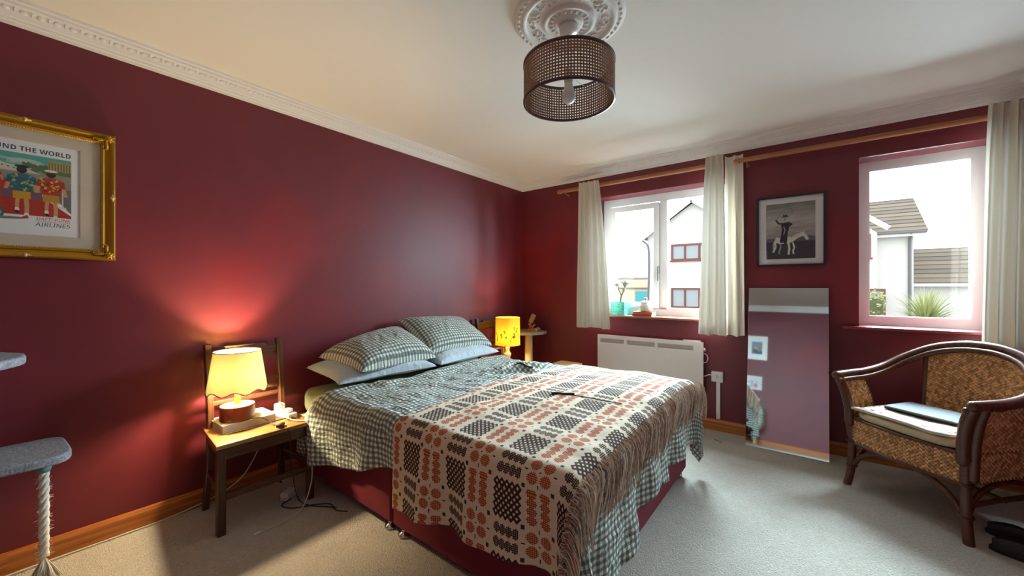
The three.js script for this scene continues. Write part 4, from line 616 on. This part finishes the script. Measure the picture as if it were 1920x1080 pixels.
// ---------------------------------------------------------------- wicker armchair in the window corner
{
  const c = thing('wicker_armchair', 'dark cane armchair with woven seagrass panels in the corner', 'armchair', null, [3.035, 0, 0.684], -44.3 * Math.PI / 180);
  const knotG = new THREE.IcosahedronGeometry(1, 1).scale(0.0108, 0.0056, 0.005), knotM = std({ color: '#ffffff', roughness: 0.7 }), backM = std({ color: '#8a5c30', roughness: 0.9 });
  function woven(name, f, nu, nv, flip = 1, both = false) { // f(u, v) -> Vector3; seagrass plaits in rows over a dark backing
    const base = sheet((u, v) => f(u, v).toArray(), 20, 14, 0), p = obj(name, sheetFlip(base, 0.004), backM, c), list = []; const e = 1e-3;
    for (const sd of both ? [1, -1] : [1]) for (let i = 0; i < nu; i++) for (let j = 0; j < nv; j++) {
      const u = (i + 0.5) / nu, v = (j + 0.5 + (i % 2) * 0.5) / nv; if (v > 1) continue; const q = f(u, v), tu = f(u + e, v).sub(q).normalize(), tv = f(u, v + e).sub(q).normalize(), n = V().crossVectors(tu, tv).normalize().multiplyScalar(flip * sd);
      const a = (i % 2 ? 0.65 : -0.65), X = tu.clone().multiplyScalar(Math.sin(Math.abs(a)) * 1).addScaledVector(tv, Math.sign(a) * Math.cos(a)).normalize(), Yv = V().crossVectors(n, X).normalize(), m = new THREE.Matrix4().makeBasis(X, Yv, V().crossVectors(X, Yv)).setPosition(q.clone().addScaledVector(n, 0.003)); list.push(m);
    }
    const im = new THREE.InstancedMesh(knotG, knotM, list.length), col = new THREE.Color(); im.name = 'seagrass_plaits'; im.userData = { kind: 'stuff' };
    list.forEach((m, k) => { im.setMatrixAt(k, m); const t = rnd(); im.setColorAt(k, col.setRGB(lerp(0.36, 0.86, t), lerp(0.18, 0.50, t), lerp(0.06, 0.24, t))); }); p.add(im); return p;
  }
  const cane = (name, pts, r, seg = 40) => obj(name, [tube(pts, r, seg, 10), blob(r, r, r, ...pts[0], 6), blob(r, r, r, ...pts[pts.length - 1], 6)], M.darkcane, c);
  // frame: legs, arms and back
  for (const s of [-1, 1]) { cane('front_leg', [[s * 0.285, 0, 0.012], [s * 0.272, 0.08, 0.004], [s * 0.266, 0.2, 0], [s * 0.265, 0.4, 0]], 0.021); cane('back_leg', [[s * 0.25, 0, -0.56], [s * 0.238, 0.1, -0.53], [s * 0.232, 0.4, -0.5]], 0.02); }
  for (const s of [-1, 1]) { cane('arm_post', [[s * 0.266, 0.38, 0.016], [s * 0.27, 0.48, 0.02], [s * 0.29, 0.58, 0.03], [s * 0.318, 0.648, 0.035]], 0.024); cane('arm_post', [[s * 0.285, 0.30, -0.012], [s * 0.295, 0.45, -0.006], [s * 0.312, 0.56, 0], [s * 0.335, 0.64, 0.005]], 0.02); }
  const rail = [[-0.322, 0.655, 0.045], [-0.335, 0.66, -0.06], [-0.335, 0.668, -0.17], [-0.325, 0.70, -0.30], [-0.285, 0.765, -0.41], [-0.2, 0.83, -0.495], [-0.09, 0.862, -0.535], [0, 0.868, -0.545], [0.09, 0.862, -0.535], [0.2, 0.83, -0.495], [0.285, 0.765, -0.41], [0.325, 0.70, -0.30], [0.335, 0.668, -0.17], [0.335, 0.66, -0.06], [0.322, 0.655, 0.045]];
  cane('top_rail', rail, 0.025, 160); cane('inner_rail', rail.map(([x, y, z]) => [x * 0.93, y - 0.026, z * 0.955 + 0.006]), 0.016, 160);
  for (const s of [-1, 1]) cane('side_stretcher', [[s * 0.268, 0.17, 0], [s * 0.25, 0.17, -0.26], [s * 0.238, 0.17, -0.52]], 0.013); cane('cross_stretcher', [[-0.255, 0.17, -0.24], [0, 0.17, -0.26], [0.255, 0.17, -0.24]], 0.012);
  cane('front_brace', [[-0.262, 0.12, 0], [-0.2, 0.2, 0.004], [-0.1, 0.248, 0.004], [0, 0.256, 0.004], [0.1, 0.248, 0.004], [0.2, 0.2, 0.004], [0.262, 0.12, 0]], 0.013, 60);
  for (const s of [-1, 1]) cane('side_brace', [[s * 0.264, 0.12, -0.01], [s * 0.26, 0.21, -0.08], [s * 0.25, 0.255, -0.25], [s * 0.24, 0.21, -0.43], [s * 0.235, 0.12, -0.51]], 0.012, 50);
  for (const y of [0.262, 0.408]) cane('seat_rail', [[-0.27, y, 0.004], [0, y, 0.03], [0.27, y, 0.004]], 0.011);
  const bind = []; for (const s of [-1, 1]) for (const [y, z, r] of [[0.12, 0, 0.026], [0.27, 0, 0.027], [0.395, 0.002, 0.028]]) bind.push(new THREE.TorusGeometry(r - 0.003, 0.006, 6, 18).rotateX(Math.PI / 2).translate(s * 0.267, y, z)); for (const g of bind) obj('binding', g, std({ color: '#4a2618', roughness: 0.5 }), c);
  // woven panels
  woven('front_apron', (u, v) => V(lerp(-0.262, 0.262, u), lerp(0.272, 0.4, v), 0.006 + 0.026 * Math.sin(u * Math.PI)), 46, 7);
  for (const s of [-1, 1]) woven('side_apron', (u, v) => V(s * lerp(0.275, 0.245, u), lerp(0.272, 0.4, v), lerp(-0.02, -0.49, u)), 40, 7, -s, true);
  woven('backrest', (u, v) => { const a = lerp(-1, 1, u), x = a * 0.215, z = -0.49 - 0.04 * v + 0.055 * a * a; return V(x * (1 - 0.05 * (1 - v)), lerp(0.40, 0.845 - 0.05 * a * a, v), z); }, 40, 27, 1, true);
  for (const s of [-1, 1]) cane('back_edge', [[s * 0.212, 0.40, -0.44], [s * 0.218, 0.6, -0.455], [s * 0.222, 0.80, -0.475]], 0.014);
  woven('arm_panel', (u, v) => V(lerp(-0.272, -0.27, v) - 0.05 * v * v, lerp(0.41, 0.64, v), lerp(0.01, -0.165 + 0.03 * v, u)), 16, 13, -1, true);
  cane('arm_panel_edge', [[-0.268, 0.40, -0.168], [-0.285, 0.52, -0.155], [-0.32, 0.65, -0.14]], 0.009);
  woven('arm_panel', (u, v) => V(0.268 + 0.06 * v * v, lerp(0.41, 0.645 + 0.09 * u * u * v, v), lerp(0.0, -0.40, u)), 34, 15, 1, true);
  obj('seat_base', box(0.5, 0.016, 0.48, 0, 0.4, -0.245, 0.006), backM, c);
  // seat cushion and what lies on it
  const at = (x, y, z) => c.localToWorld(V(x, y, z)); c.updateMatrixWorld(true);
  const place = (o, x, y, z, turn = 0) => { o.position.copy(at(x, y, z)); o.rotation.y = c.rotation.y + turn; };
  const cu = thing('seat_cushion', 'cream seat cushion in the wicker armchair', 'cushion'); place(cu, 0, 0.409, -0.21);
  const cm = std({ color: '#cfbd98', roughness: 0.95, bumpMap: rep(weaveBump, 8), bumpScale: 0.0008 });
  const cg = sheet((u, v) => { const a = u * 2 * Math.PI, ph = (v - 0.5) * Math.PI, k = (t, n) => Math.sign(t) * Math.pow(Math.abs(t), n), w = Math.pow(Math.max(Math.cos(ph), 0), 0.22); return [0.25 * k(Math.cos(a), 0.35) * w, 0.032 + 0.031 * k(Math.sin(ph), 0.8), (0.225 * k(Math.sin(a), 0.35) + (Math.sin(a) > 0 ? 0.02 * Math.cos(0.9 * k(Math.cos(a), 0.35)) : 0)) * w]; }, 96, 24); obj('pad', cg, cm, cu);
  const cl = thing('folded_cloth', 'cream cloth with dark dashes folded on the seat cushion of the wicker armchair', 'cloth'); place(cl, -0.005, 0.473, -0.17, 0.03);
  const dash = tex(canvas(512, 512, (x, n) => { x.fillStyle = '#d2c4b2'; x.fillRect(0, 0, n, n); x.fillStyle = '#4a3a38'; for (const e of [34, n - 40]) for (let k = 0; k < 9; k++) { x.fillRect(26 + k * 56, e, 26, 11); x.fillRect(e, 26 + k * 56, 11, 26); } for (let k = 0; k < 60; k++) { x.fillStyle = 'rgba(190,120,110,0.25)'; x.fillRect(rnd() * n, rnd() * n, 12, 5); } }));
  obj('cloth_sheet', sheetFlip(sheet((u, v) => { const x = lerp(-0.235, 0.225, u), z = lerp(-0.17, 0.2, v), ed = Math.max(Math.abs(u - 0.5), Math.abs(v - 0.5)) * 2; return [x + 0.006 * noise(v * 5, 1, 3), 0.018 + 0.006 * noise(u * 5, v * 5, 71) - 0.009 * smooth(0.86, 1, ed), z + 0.008 * noise(u * 5, 3, 5), u, v]; }, 40, 36), 0.012), std({ map: dash, roughness: 0.95 }), cl);
  const lp = thing('laptop', 'slim grey closed laptop lying on the wicker armchair cushion', 'laptop'); place(lp, 0.0, 0.4975, -0.225, 0.16);
  obj('lid', box(0.35, 0.008, 0.235, 0, 0.013, 0, 0.003), std({ color: '#868e94', roughness: 0.75 }), lp); obj('base', box(0.348, 0.009, 0.234, 0, 0.0045, 0, 0.003), std({ color: '#1c1e22', roughness: 0.5 }), lp);
}
// shoes on the floor by the armchair
function shoe(label, x, z, turn) {
  const s = thing('shoe', label, 'shoe', null, [x, 0, z], turn), m = std({ color: '#1b191b', roughness: 0.5 });
  const w = (t) => 0.036 * Math.pow(Math.sin(Math.PI * Math.pow(clamp(t, 0.001, 0.999), 0.8)), 0.45) * (0.85 + 0.25 * t), out = []; for (let k = 0; k <= 20; k++) out.push([w(k / 20) , k / 20 * 0.27 - 0.135]); for (let k = 20; k >= 0; k--) out.push([-w(k / 20), k / 20 * 0.27 - 0.135]);
  obj('sole', extrude(out, 0.014, [], 0.003).rotateX(Math.PI / 2).translate(0, 0.018, 0), m, s);
  obj('upper', sheet((u, v) => { const t = clamp(u, 0.02, 0.98), a = v * Math.PI, h = lerp(0.062, 0.028, smooth(0.25, 0.8, t)) * Math.pow(Math.sin(Math.PI * clamp(t * 0.94 + 0.03, 0, 1)), 0.3), op = t < 0.52 ? 0.72 : 1, ww = w(t) * 0.97; const aa = t < 0.52 ? (v < 0.5 ? v * 2 * 0.36 : 1 - (1 - v) * 2 * 0.36) * Math.PI : a; return [ww * Math.cos(aa), 0.018 + h * Math.pow(Math.sin(aa), 0.6), t * 0.27 - 0.135]; }, 40, 24), m, s);
  obj('lining', sheet((u, v) => { const t = lerp(0.06, 0.5, u), b = v * 2 - 1; return [w(t) * 0.8 * b, 0.026, t * 0.27 - 0.135]; }, 10, 6), std({ color: '#2c2826', roughness: 0.9 }), s);
}
single('twig', 'thin dark twig lying on the carpet near the leaning mirror', 'twig', tube([[2.045, 0.003, 0.245], [2.08, 0.004, 0.262], [2.105, 0.003, 0.29]], 0.0018, 10, 5), M.black);
shoe('black slip-on shoe lying closer to the wicker armchair', 3.455, 0.735, 1.25); shoe('black slip-on shoe lying further from the wicker armchair', 3.43, 0.90, 1.35);
// cat tree at the near end of the bed-head wall
{
  const c = thing('cat_tree', 'grey felt cat tree platforms with a hanging cream rope', 'cat tree'), felt = std({ map: pixels(256, (u, v) => { const k = 26 * noise(u * 90, v * 90, 5, 90) + 14 * noise(u * 40, v * 160, 6, 0); return [142 + k, 146 + k, 154 + k]; }), roughness: 1 }); felt.map.repeat.set(3, 3);
  const soften = (pts) => new THREE.CatmullRomCurve3(pts.map(([x, z]) => V(x, 0, z)), true, 'catmullrom', 0.35).getPoints(60).map((p) => [p.x, p.z]);
  const plat = (pts, y, t) => metre(extrude(soften(pts), t, [], 0.008).rotateX(Math.PI / 2).translate(0, y, 0), 'z');
  obj('lower_platform', plat([[0.06, 3.497], [0.16, 3.487], [0.28, 3.484], [0.33, 3.51], [0.338, 3.58], [0.325, 3.75], [0.32, 3.98], [0.2, 4.0], [0.04, 3.98], [0.035, 3.75], [0.03, 3.54]], 0.535, 0.018), felt, c);
  obj('upper_platform', plat(Array.from({ length: 14 }, (_, k) => [0.50 + 0.22 * Math.cos(k / 14 * 6.2832), 3.82 + 0.22 * Math.sin(k / 14 * 6.2832)]), 0.958, 0.014), felt, c);
  obj('base_plate', box(0.42, 0.03, 0.46, 0.31, 0.015, 3.98, 0.01), felt, c);
  obj('sisal_post', cyl(0.042, 0.042, 0.905, 0.36, 0.4825, 3.90, 24), std({ color: '#b9a684', roughness: 0.95, bumpMap: rep(fine, 4), bumpScale: 0.003 }), c);
  const rx = 0.275, rz = 3.548; obj('rope_cap', lathe([[0, 0.473], [0.017, 0.474], [0.02, 0.486], [0.022, 0.51], [0, 0.51]], 24).translate(rx, 0, rz), std({ color: '#5f8896', roughness: 0.5 }), c);
  const ropeM = std({ color: '#d9d3c6', roughness: 1 }), rp = [];
  for (let k = 0; k < 3; k++) rp.push(tube(Array.from({ length: 40 }, (_, i) => { const t = i / 39, a = t * 22 + k * 2.094, y = 0.478 - t * 0.34, b = 0.006 * Math.sin(t * 4); return [rx + b + 0.007 * Math.cos(a), y, rz + 0.007 * Math.sin(a)]; }), 0.0085, 120, 6)); const rope = obj('rope', rp, ropeM, c);
  const fz = []; for (let k = 0; k < 230; k++) { const a = rnd() * 6.28, s = rr(0.006, 0.05), L = rr(0.08, 0.125); fz.push(tube([[rx, 0.14, rz], [rx + s * 0.5 * Math.cos(a), 0.14 - L * 0.5, rz + s * 0.5 * Math.sin(a)], [rx + s * Math.cos(a + 0.3), Math.max(0.14 - L, 0.006), rz + s * Math.sin(a + 0.3)]], 0.0016, 5, 3)); }
  for (let k = 0; k < 160; k++) { const t = rnd(), y = 0.46 - t * 0.33, a = rnd() * 6.28, L = rr(0.012, 0.028); fz.push(tube([[rx + 0.01 * Math.cos(a), y, rz + 0.01 * Math.sin(a)], [rx + (0.012 + L * 0.6) * Math.cos(a), y + rr(-0.01, 0.01), rz + (0.012 + L * 0.6) * Math.sin(a)]], 0.0006, 2, 3)); }
  obj('frayed_end', fz, ropeM, rope).userData = { kind: 'stuff' };
}

// ---------------------------------------------------------------- what the leaning mirror shows of the back wall
{
  const p = thing('small_framed_print', 'small colourful print in a wide white frame on the wall seen in the mirror', 'picture', null, [1.87, 1.625, BZ - 0.001], Math.PI);
  obj('frame', frame(-0.155, 0.155, -0.21, 0.21, 0.014, 0.02, 0, 0.003), M.white, p); obj('mount', box(0.29, 0.4, 0.003, 0, 0, 0.006, 0.001), M.white, p);
  obj('print', new THREE.PlaneGeometry(0.16, 0.22).translate(0, 0, 0.0085), std({ roughness: 0.7, map: tex(canvas(160, 220, (c, w, h) => { c.fillStyle = '#7c9cb4'; c.fillRect(0, 0, w, h * 0.45); c.fillStyle = '#b98a4c'; c.fillRect(0, h * 0.45, w, h * 0.2); c.fillStyle = '#3f6f94'; c.fillRect(0, h * 0.65, w, h * 0.35); for (let k = 0; k < 40; k++) { c.fillStyle = ['#c9b070', '#8a4a3a', '#dfe3e0', '#4a6a5a'][k % 4]; c.fillRect(rnd() * w, h * rr(0.4, 0.9), rr(6, 26), rr(4, 14)); } })) }), p);
  const q = thing('card_print', 'white card with a pink picture pinned to the wall seen in the mirror', 'print', null, [1.84, 1.01, BZ - 0.0005], Math.PI);
  obj('card', box(0.24, 0.23, 0.003, 0, 0, 0.002, 0.001), M.white, q); obj('print', new THREE.PlaneGeometry(0.23, 0.22).translate(0, 0, 0.0045), std({ roughness: 0.8, map: tex(canvas(230, 220, (c, w, h) => { c.fillStyle = '#dfe2e2'; c.fillRect(0, 0, w, h); c.fillStyle = '#d98aa2'; c.fillRect(60, 120, 50, 70); c.fillStyle = '#b9c6cc'; c.fillRect(120, 90, 40, 100); c.strokeStyle = '#7a7f84'; c.lineWidth = 9; c.setLineDash([14, 9]); c.beginPath(); c.arc(w / 2, h * 0.95, 130, Math.PI * 1.2, Math.PI * 1.8); c.stroke(); })) }), q);
  single('pale_board', 'pale board standing on the low stool against the wall seen in the mirror', 'board', box(0.26, 0.60, 0.012, 1.81, 0.451, BZ - 0.03, 0.002), std({ color: '#cfc2ae', roughness: 0.8 }));
  const st = thing('low_bench', 'low wooden bench under the fringed cushion seen in the mirror', 'bench', null, [1.74, 0, BZ - 0.2]);
  obj('top', box(0.42, 0.022, 0.30, 0, 0.139, 0, 0.004, 'x'), M.palewood, st); for (const x of [-0.17, 0.17]) for (const z of [-0.11, 0.11]) obj('leg', box(0.03, 0.13, 0.03, x, 0.065, z, 0.003), M.palewood, st);
  const cu = thing('fringed_cushion', 'green flecked cushion with a fringed edge on the low bench seen in the mirror', 'cushion', null, [1.76, 0.455, BZ - 0.175]); cu.rotation.x = 0.28;
  obj('pad', sheet((u, v) => { const a = u * 2 * Math.PI, ph = (v - 0.5) * Math.PI, k = (t, n) => Math.sign(t) * Math.pow(Math.abs(t), n), w = Math.pow(Math.max(Math.cos(ph), 0), 0.5); return [0.25 * k(Math.cos(a), 0.7) * w, 0.25 * k(Math.sin(a), 0.7) * w, 0.055 * Math.sin(ph), u * 1.2, v * 0.7]; }, 72, 24), M.gingham, cu);
  const fz = []; for (let k = 0; k < 420; k++) { const a = k / 420 * 6.283 + rr(-0.01, 0.01), f = (t) => Math.sign(t) * Math.pow(Math.abs(t), 0.7), x = 0.245 * f(Math.cos(a)), y = 0.245 * f(Math.sin(a)), l = rr(0.03, 0.045); fz.push(tube([[x, y, 0], [x + l * Math.cos(a) * 0.6, y + l * Math.sin(a) * 0.6, rr(-0.01, 0.01)], [x + l * Math.cos(a + 0.2), y + l * Math.sin(a + 0.2), rr(-0.012, 0.012)]], 0.0016, 3, 3)); } obj('fringe', fz, std({ color: '#8f8a74', roughness: 1 }), cu).userData = { kind: 'stuff' };
}

// ---------------------------------------------------------------- outside: neighbouring houses and garden
{
  const GY = -0.95, render_ = std({ color: '#d9d7d4', roughness: 0.95, bumpMap: rep(fine, 0.7), bumpScale: 0.01 }), fascia = std({ color: '#dcdcdc', roughness: 0.6 }), brown = std({ color: '#7a4238', roughness: 0.5 }), pipeM = std({ color: '#6d6c6e', roughness: 0.5 });
  const tiles = [std({ color: '#7d7468', roughness: 0.9 }), std({ color: '#857a6c', roughness: 0.9 }), std({ color: '#746c62', roughness: 0.9 })], gl = phys({ color: '#9aa3a8', roughness: 0.08, metalness: 0.1 });
  struct('ground', metre(new THREE.BoxGeometry(120, 0.2, 90).translate(10, GY - 0.1, -45.6), 'z'), std({ color: '#8f9283', roughness: 1 }), 'pale garden ground outside the windows', 'ground');
  const win = (h, x0, x1, y0, y1, z, n) => { const w = obj('window', frame(x0, x1, y0, y1, 0.09, 0.1, z, 0.01), brown, h); const d = (x1 - x0) / n; for (let k = 1; k < n; k++) obj('mullion', box(0.09, y1 - y0 - 0.1, 0.09, x0 + k * d, (y0 + y1) / 2, z + 0.05, 0.01), brown, w); for (let k = 0; k < n; k++) obj('pane', pane(x0 + k * d + 0.04, x0 + (k + 1) * d - 0.04, y0 + 0.08, y1 - 0.08, z + 0.03), gl, w); obj('sill', box(x1 - x0 + 0.12, 0.06, 0.16, (x0 + x1) / 2, y0 - 0.03, z + 0.06, 0.01), brown, w); };
  // one roof slope as overlapping tile courses: eave from a to b, ridge from d to c
  const slope = (h, a, b, c, d, n) => { const A = V(...a), B = V(...b), C = V(...c), D = V(...d), nm = V().crossVectors(B.clone().sub(A), D.clone().sub(A)).normalize(); if (nm.y < 0) nm.negate(); for (let k = 0; k < n; k++) { const l0 = A.clone().lerp(D, k / n), r0 = B.clone().lerp(C, k / n), l1 = A.clone().lerp(D, (k + 1.12) / n), r1 = B.clone().lerp(C, (k + 1.12) / n), up = nm.clone().multiplyScalar(0.05), lo = nm.clone().multiplyScalar(0.012); const P = [l0, r0, r0.clone().add(up), l0.clone().add(up), l1, r1, r1.clone().add(lo), l1.clone().add(lo)], F = [[0, 1, 2, 3], [3, 2, 6, 7], [0, 3, 7, 4], [1, 5, 6, 2], [4, 7, 6, 5], [0, 4, 5, 1]], pos = []; for (const [p, q, r, s] of F) for (const i of [p, q, r, p, r, s]) pos.push(...P[i].toArray()); const g = new THREE.BufferGeometry(); g.setAttribute('position', new THREE.Float32BufferAttribute(pos, 3)); g.computeVertexNormals(); obj('tile_course', g, tiles[k % 3], h); } };
  // gabled house seen through the plant window
  const A = thing('gabled_house', 'pale rendered gabled house with brown window frames seen past the plant', 'house'), z = -19, xl = -4.95, xr = -0.1, ax = -2.52, ey = 4.1;
  const gable = extrude([[xl, GY], [xr, GY], [xr, ey], [ax, 5.75], [xl, ey]], 6).translate(0, 0, z - 6); obj('wall', metre(gable, 'y'), render_, A);
  win(A, -3.62, -1.45, 2.66, 3.56, z - 0.02, 3); win(A, -3.62, -1.45, 0.04, 1.14, z - 0.02, 3);
  for (const s of [-1, 1]) { const ex = s < 0 ? xl - 0.32 : xr + 0.32, a = [ex, 3.98, z + 0.3], d = [ax, 5.98, z + 0.3], b = [ex, 3.98, z - 6.3], c2 = [ax, 5.98, z - 6.3]; slope(A, a, b, c2, d, 12); obj('bargeboard', bar([ex, 3.9, z + 0.3], [ax, 5.88, z + 0.3], 0.2, 0.05, V(0, 0, 1)), fascia, A); }
  obj('downpipe', tube([[xl - 0.25, 3.9, z + 0.2], [xl - 0.1, 3.75, z + 0.1], [xl + 0.02, 3.6, z + 0.06], [xl + 0.02, GY, z + 0.06]], 0.05, 30, 10), pipeM, A);
  // second house seen through the other window
  const B = thing('tiled_roof_house', 'pale rendered house with a brown tiled roof seen above the garden hedge', 'house'), bl = -0.1 + 0.9, br = 5.9;
  obj('wall', metre(new THREE.BoxGeometry(br - bl, 3.45 - GY, 5).translate((bl + br) / 2, (3.45 + GY) / 2, z - 2.5), 'y'), render_, B);
  slope(B, [bl - 0.2, 3.45, z + 0.38], [br + 0.35, 3.45, z + 0.38], [br + 0.35, 5.2, z - 2.5], [bl - 0.2, 5.2, z - 2.5], 9); slope(B, [bl - 0.2, 3.45, z - 5.4], [br + 0.35, 3.45, z - 5.4], [br + 0.35, 5.2, z - 2.5], [bl - 0.2, 5.2, z - 2.5], 9);
  obj('gable_end', metre(extrude([[-0.0, 3.45], [-5.0, 3.45], [-2.5, 4.98]], 0.2).rotateY(-Math.PI / 2).rotateY(Math.PI).translate(br - 0.2, 0, 0).translate(0, 0, z - 5), 'y'), render_, B);
  obj('gutter', box(br - bl + 0.5, 0.1, 0.1, (bl + br) / 2 + 0.08, 3.42, z + 0.4, 0.03), pipeM, B); obj('fascia', box(br - bl + 0.45, 0.16, 0.04, (bl + br) / 2 + 0.08, 3.34, z + 0.34, 0.01), fascia, B);
  obj('porch_gable', metre(extrude([[1.5, GY], [4.75, GY], [4.75, 3.45], [3.1, 5.0], [1.5, 3.45]], 1).translate(0, 0, z - 0.4), 'y'), render_, B); obj('bargeboard', bar([5.1, 3.6, z + 0.65], [3.1, 5.25, z + 0.65], 0.2, 0.06, V(0, 0, 1)), fascia, B); win(B, 3.3, 4.55, 2.42, 3.42, z + 0.6, 2); win(B, 3.5, 5.0, 0.0, 1.12, z + 0.6, 2);
  obj('downpipe', tube([[br - 0.12, 3.4, z + 0.35], [br - 0.12, 3.2, z + 0.12], [br - 0.12, 3.0, z + 0.08], [br - 0.12, GY, z + 0.08]], 0.05, 24, 10), pipeM, B);
  // low building with a tiled roof
  const G = thing('garage', 'low pale garage with a wide brown tiled roof beside the neighbouring house', 'garage'); obj('wall', metre(new THREE.BoxGeometry(7, 1.3 - GY, 5).translate(9.6, (1.3 + GY) / 2, -23), 'y'), render_, G); obj('fascia', box(7.4, 0.16, 0.05, 9.6, 1.3, -20.15, 0.01), fascia, G);
  slope(G, [5.9, 1.36, -20.1], [13.3, 1.36, -20.1], [13.3, 2.97, -23], [5.9, 2.97, -23], 8); slope(G, [5.9, 1.36, -25.9], [13.3, 1.36, -25.9], [13.3, 2.97, -23], [5.9, 2.97, -23], 8);
  // far bungalow
  const F = thing('bungalow', 'distant low house with a teal door seen beyond the potted plant', 'house'); obj('wall', metre(new THREE.BoxGeometry(9, 3, 5).translate(-14, GY + 1.5, -42.5), 'y'), std({ color: '#d6c6ae', roughness: 0.9 }), F); slope(F, [-18.8, 1.0, -39.8], [-9.2, 1.0, -39.8], [-9.2, 2.3, -42.5], [-18.8, 2.3, -42.5], 6); obj('door', box(2.4, 1.5, 0.1, -12.2, -0.05, -39.95, 0.02), std({ color: '#4fa7b0', roughness: 0.5 }), F);
  // cordyline and hedge under the second window
  const C = thing('cordyline', 'spiky pale green cordyline in the garden outside the window', 'plant', null, [4.34, GY, -7]); obj('trunk', tube([[0, 0, 0], [0.03, 0.6, 0], [0, 1.35, 0]], 0.09, 12, 10), std({ color: '#8a7a62', roughness: 1 }), C);
  const leafPos = []; for (let k = 0; k < 420; k++) { const a = rnd() * 6.28, el = rr(-0.5, 1.45), L = rr(0.6, 1.05), d = V(Math.cos(a) * Math.cos(el), Math.sin(el), Math.sin(a) * Math.cos(el)), s = V(-Math.sin(a), 0, Math.cos(a)).multiplyScalar(0.016), o = V(0, 1.38 + 0.1 * rnd(), 0), pts = []; for (let i = 0; i <= 4; i++) { const t = i / 4, p = o.clone().addScaledVector(d, L * t); p.y -= 0.22 * t * t * L; pts.push([p.clone().addScaledVector(s, 1 - t * 0.95), p.clone().addScaledVector(s, -(1 - t * 0.95))]); } for (let i = 0; i < 4; i++) { const [p, q] = pts[i], [r2, t2] = pts[i + 1]; leafPos.push(...p.toArray(), ...q.toArray(), ...t2.toArray(), ...p.toArray(), ...t2.toArray(), ...r2.toArray()); } }
  const lg = new THREE.BufferGeometry(); lg.setAttribute('position', new THREE.Float32BufferAttribute(leafPos, 3)); lg.computeVertexNormals(); obj('foliage', lg, std({ color: '#a3ad74', roughness: 0.7 }), C).userData = { kind: 'stuff' };
  const Hd = thing('hedge', 'clipped pale green hedge in the garden outside the window', 'hedge', null, [3.5, GY, -8.4]); const hp = [], hm = new THREE.PlaneGeometry(0.045, 0.03), hb = []; for (let k = 0; k < 6500; k++) { const x = rr(-0.9, 0.42), zz = rr(-0.3, 0.3), y = rr(0.1, 2.05 + 0.08 * noise(x * 4, zz * 4, 3)); hb.push(hm.clone().rotateX(rr(-1, 1)).rotateY(rnd() * 6.28).translate(x, y, zz)); } obj('foliage', hb, std({ color: '#a8b07c', roughness: 0.8 }), Hd).userData = { kind: 'stuff' }; obj('woody_core', box(1.3, 1.9, 0.5, -0.25, 0.95, 0, 0.15), std({ color: '#5c6444', roughness: 1 }), Hd);
}

scene.traverse((o) => { if (o.isMesh) { o.castShadow = true; o.receiveShadow = true; } });
renderer.render(scene, camera);
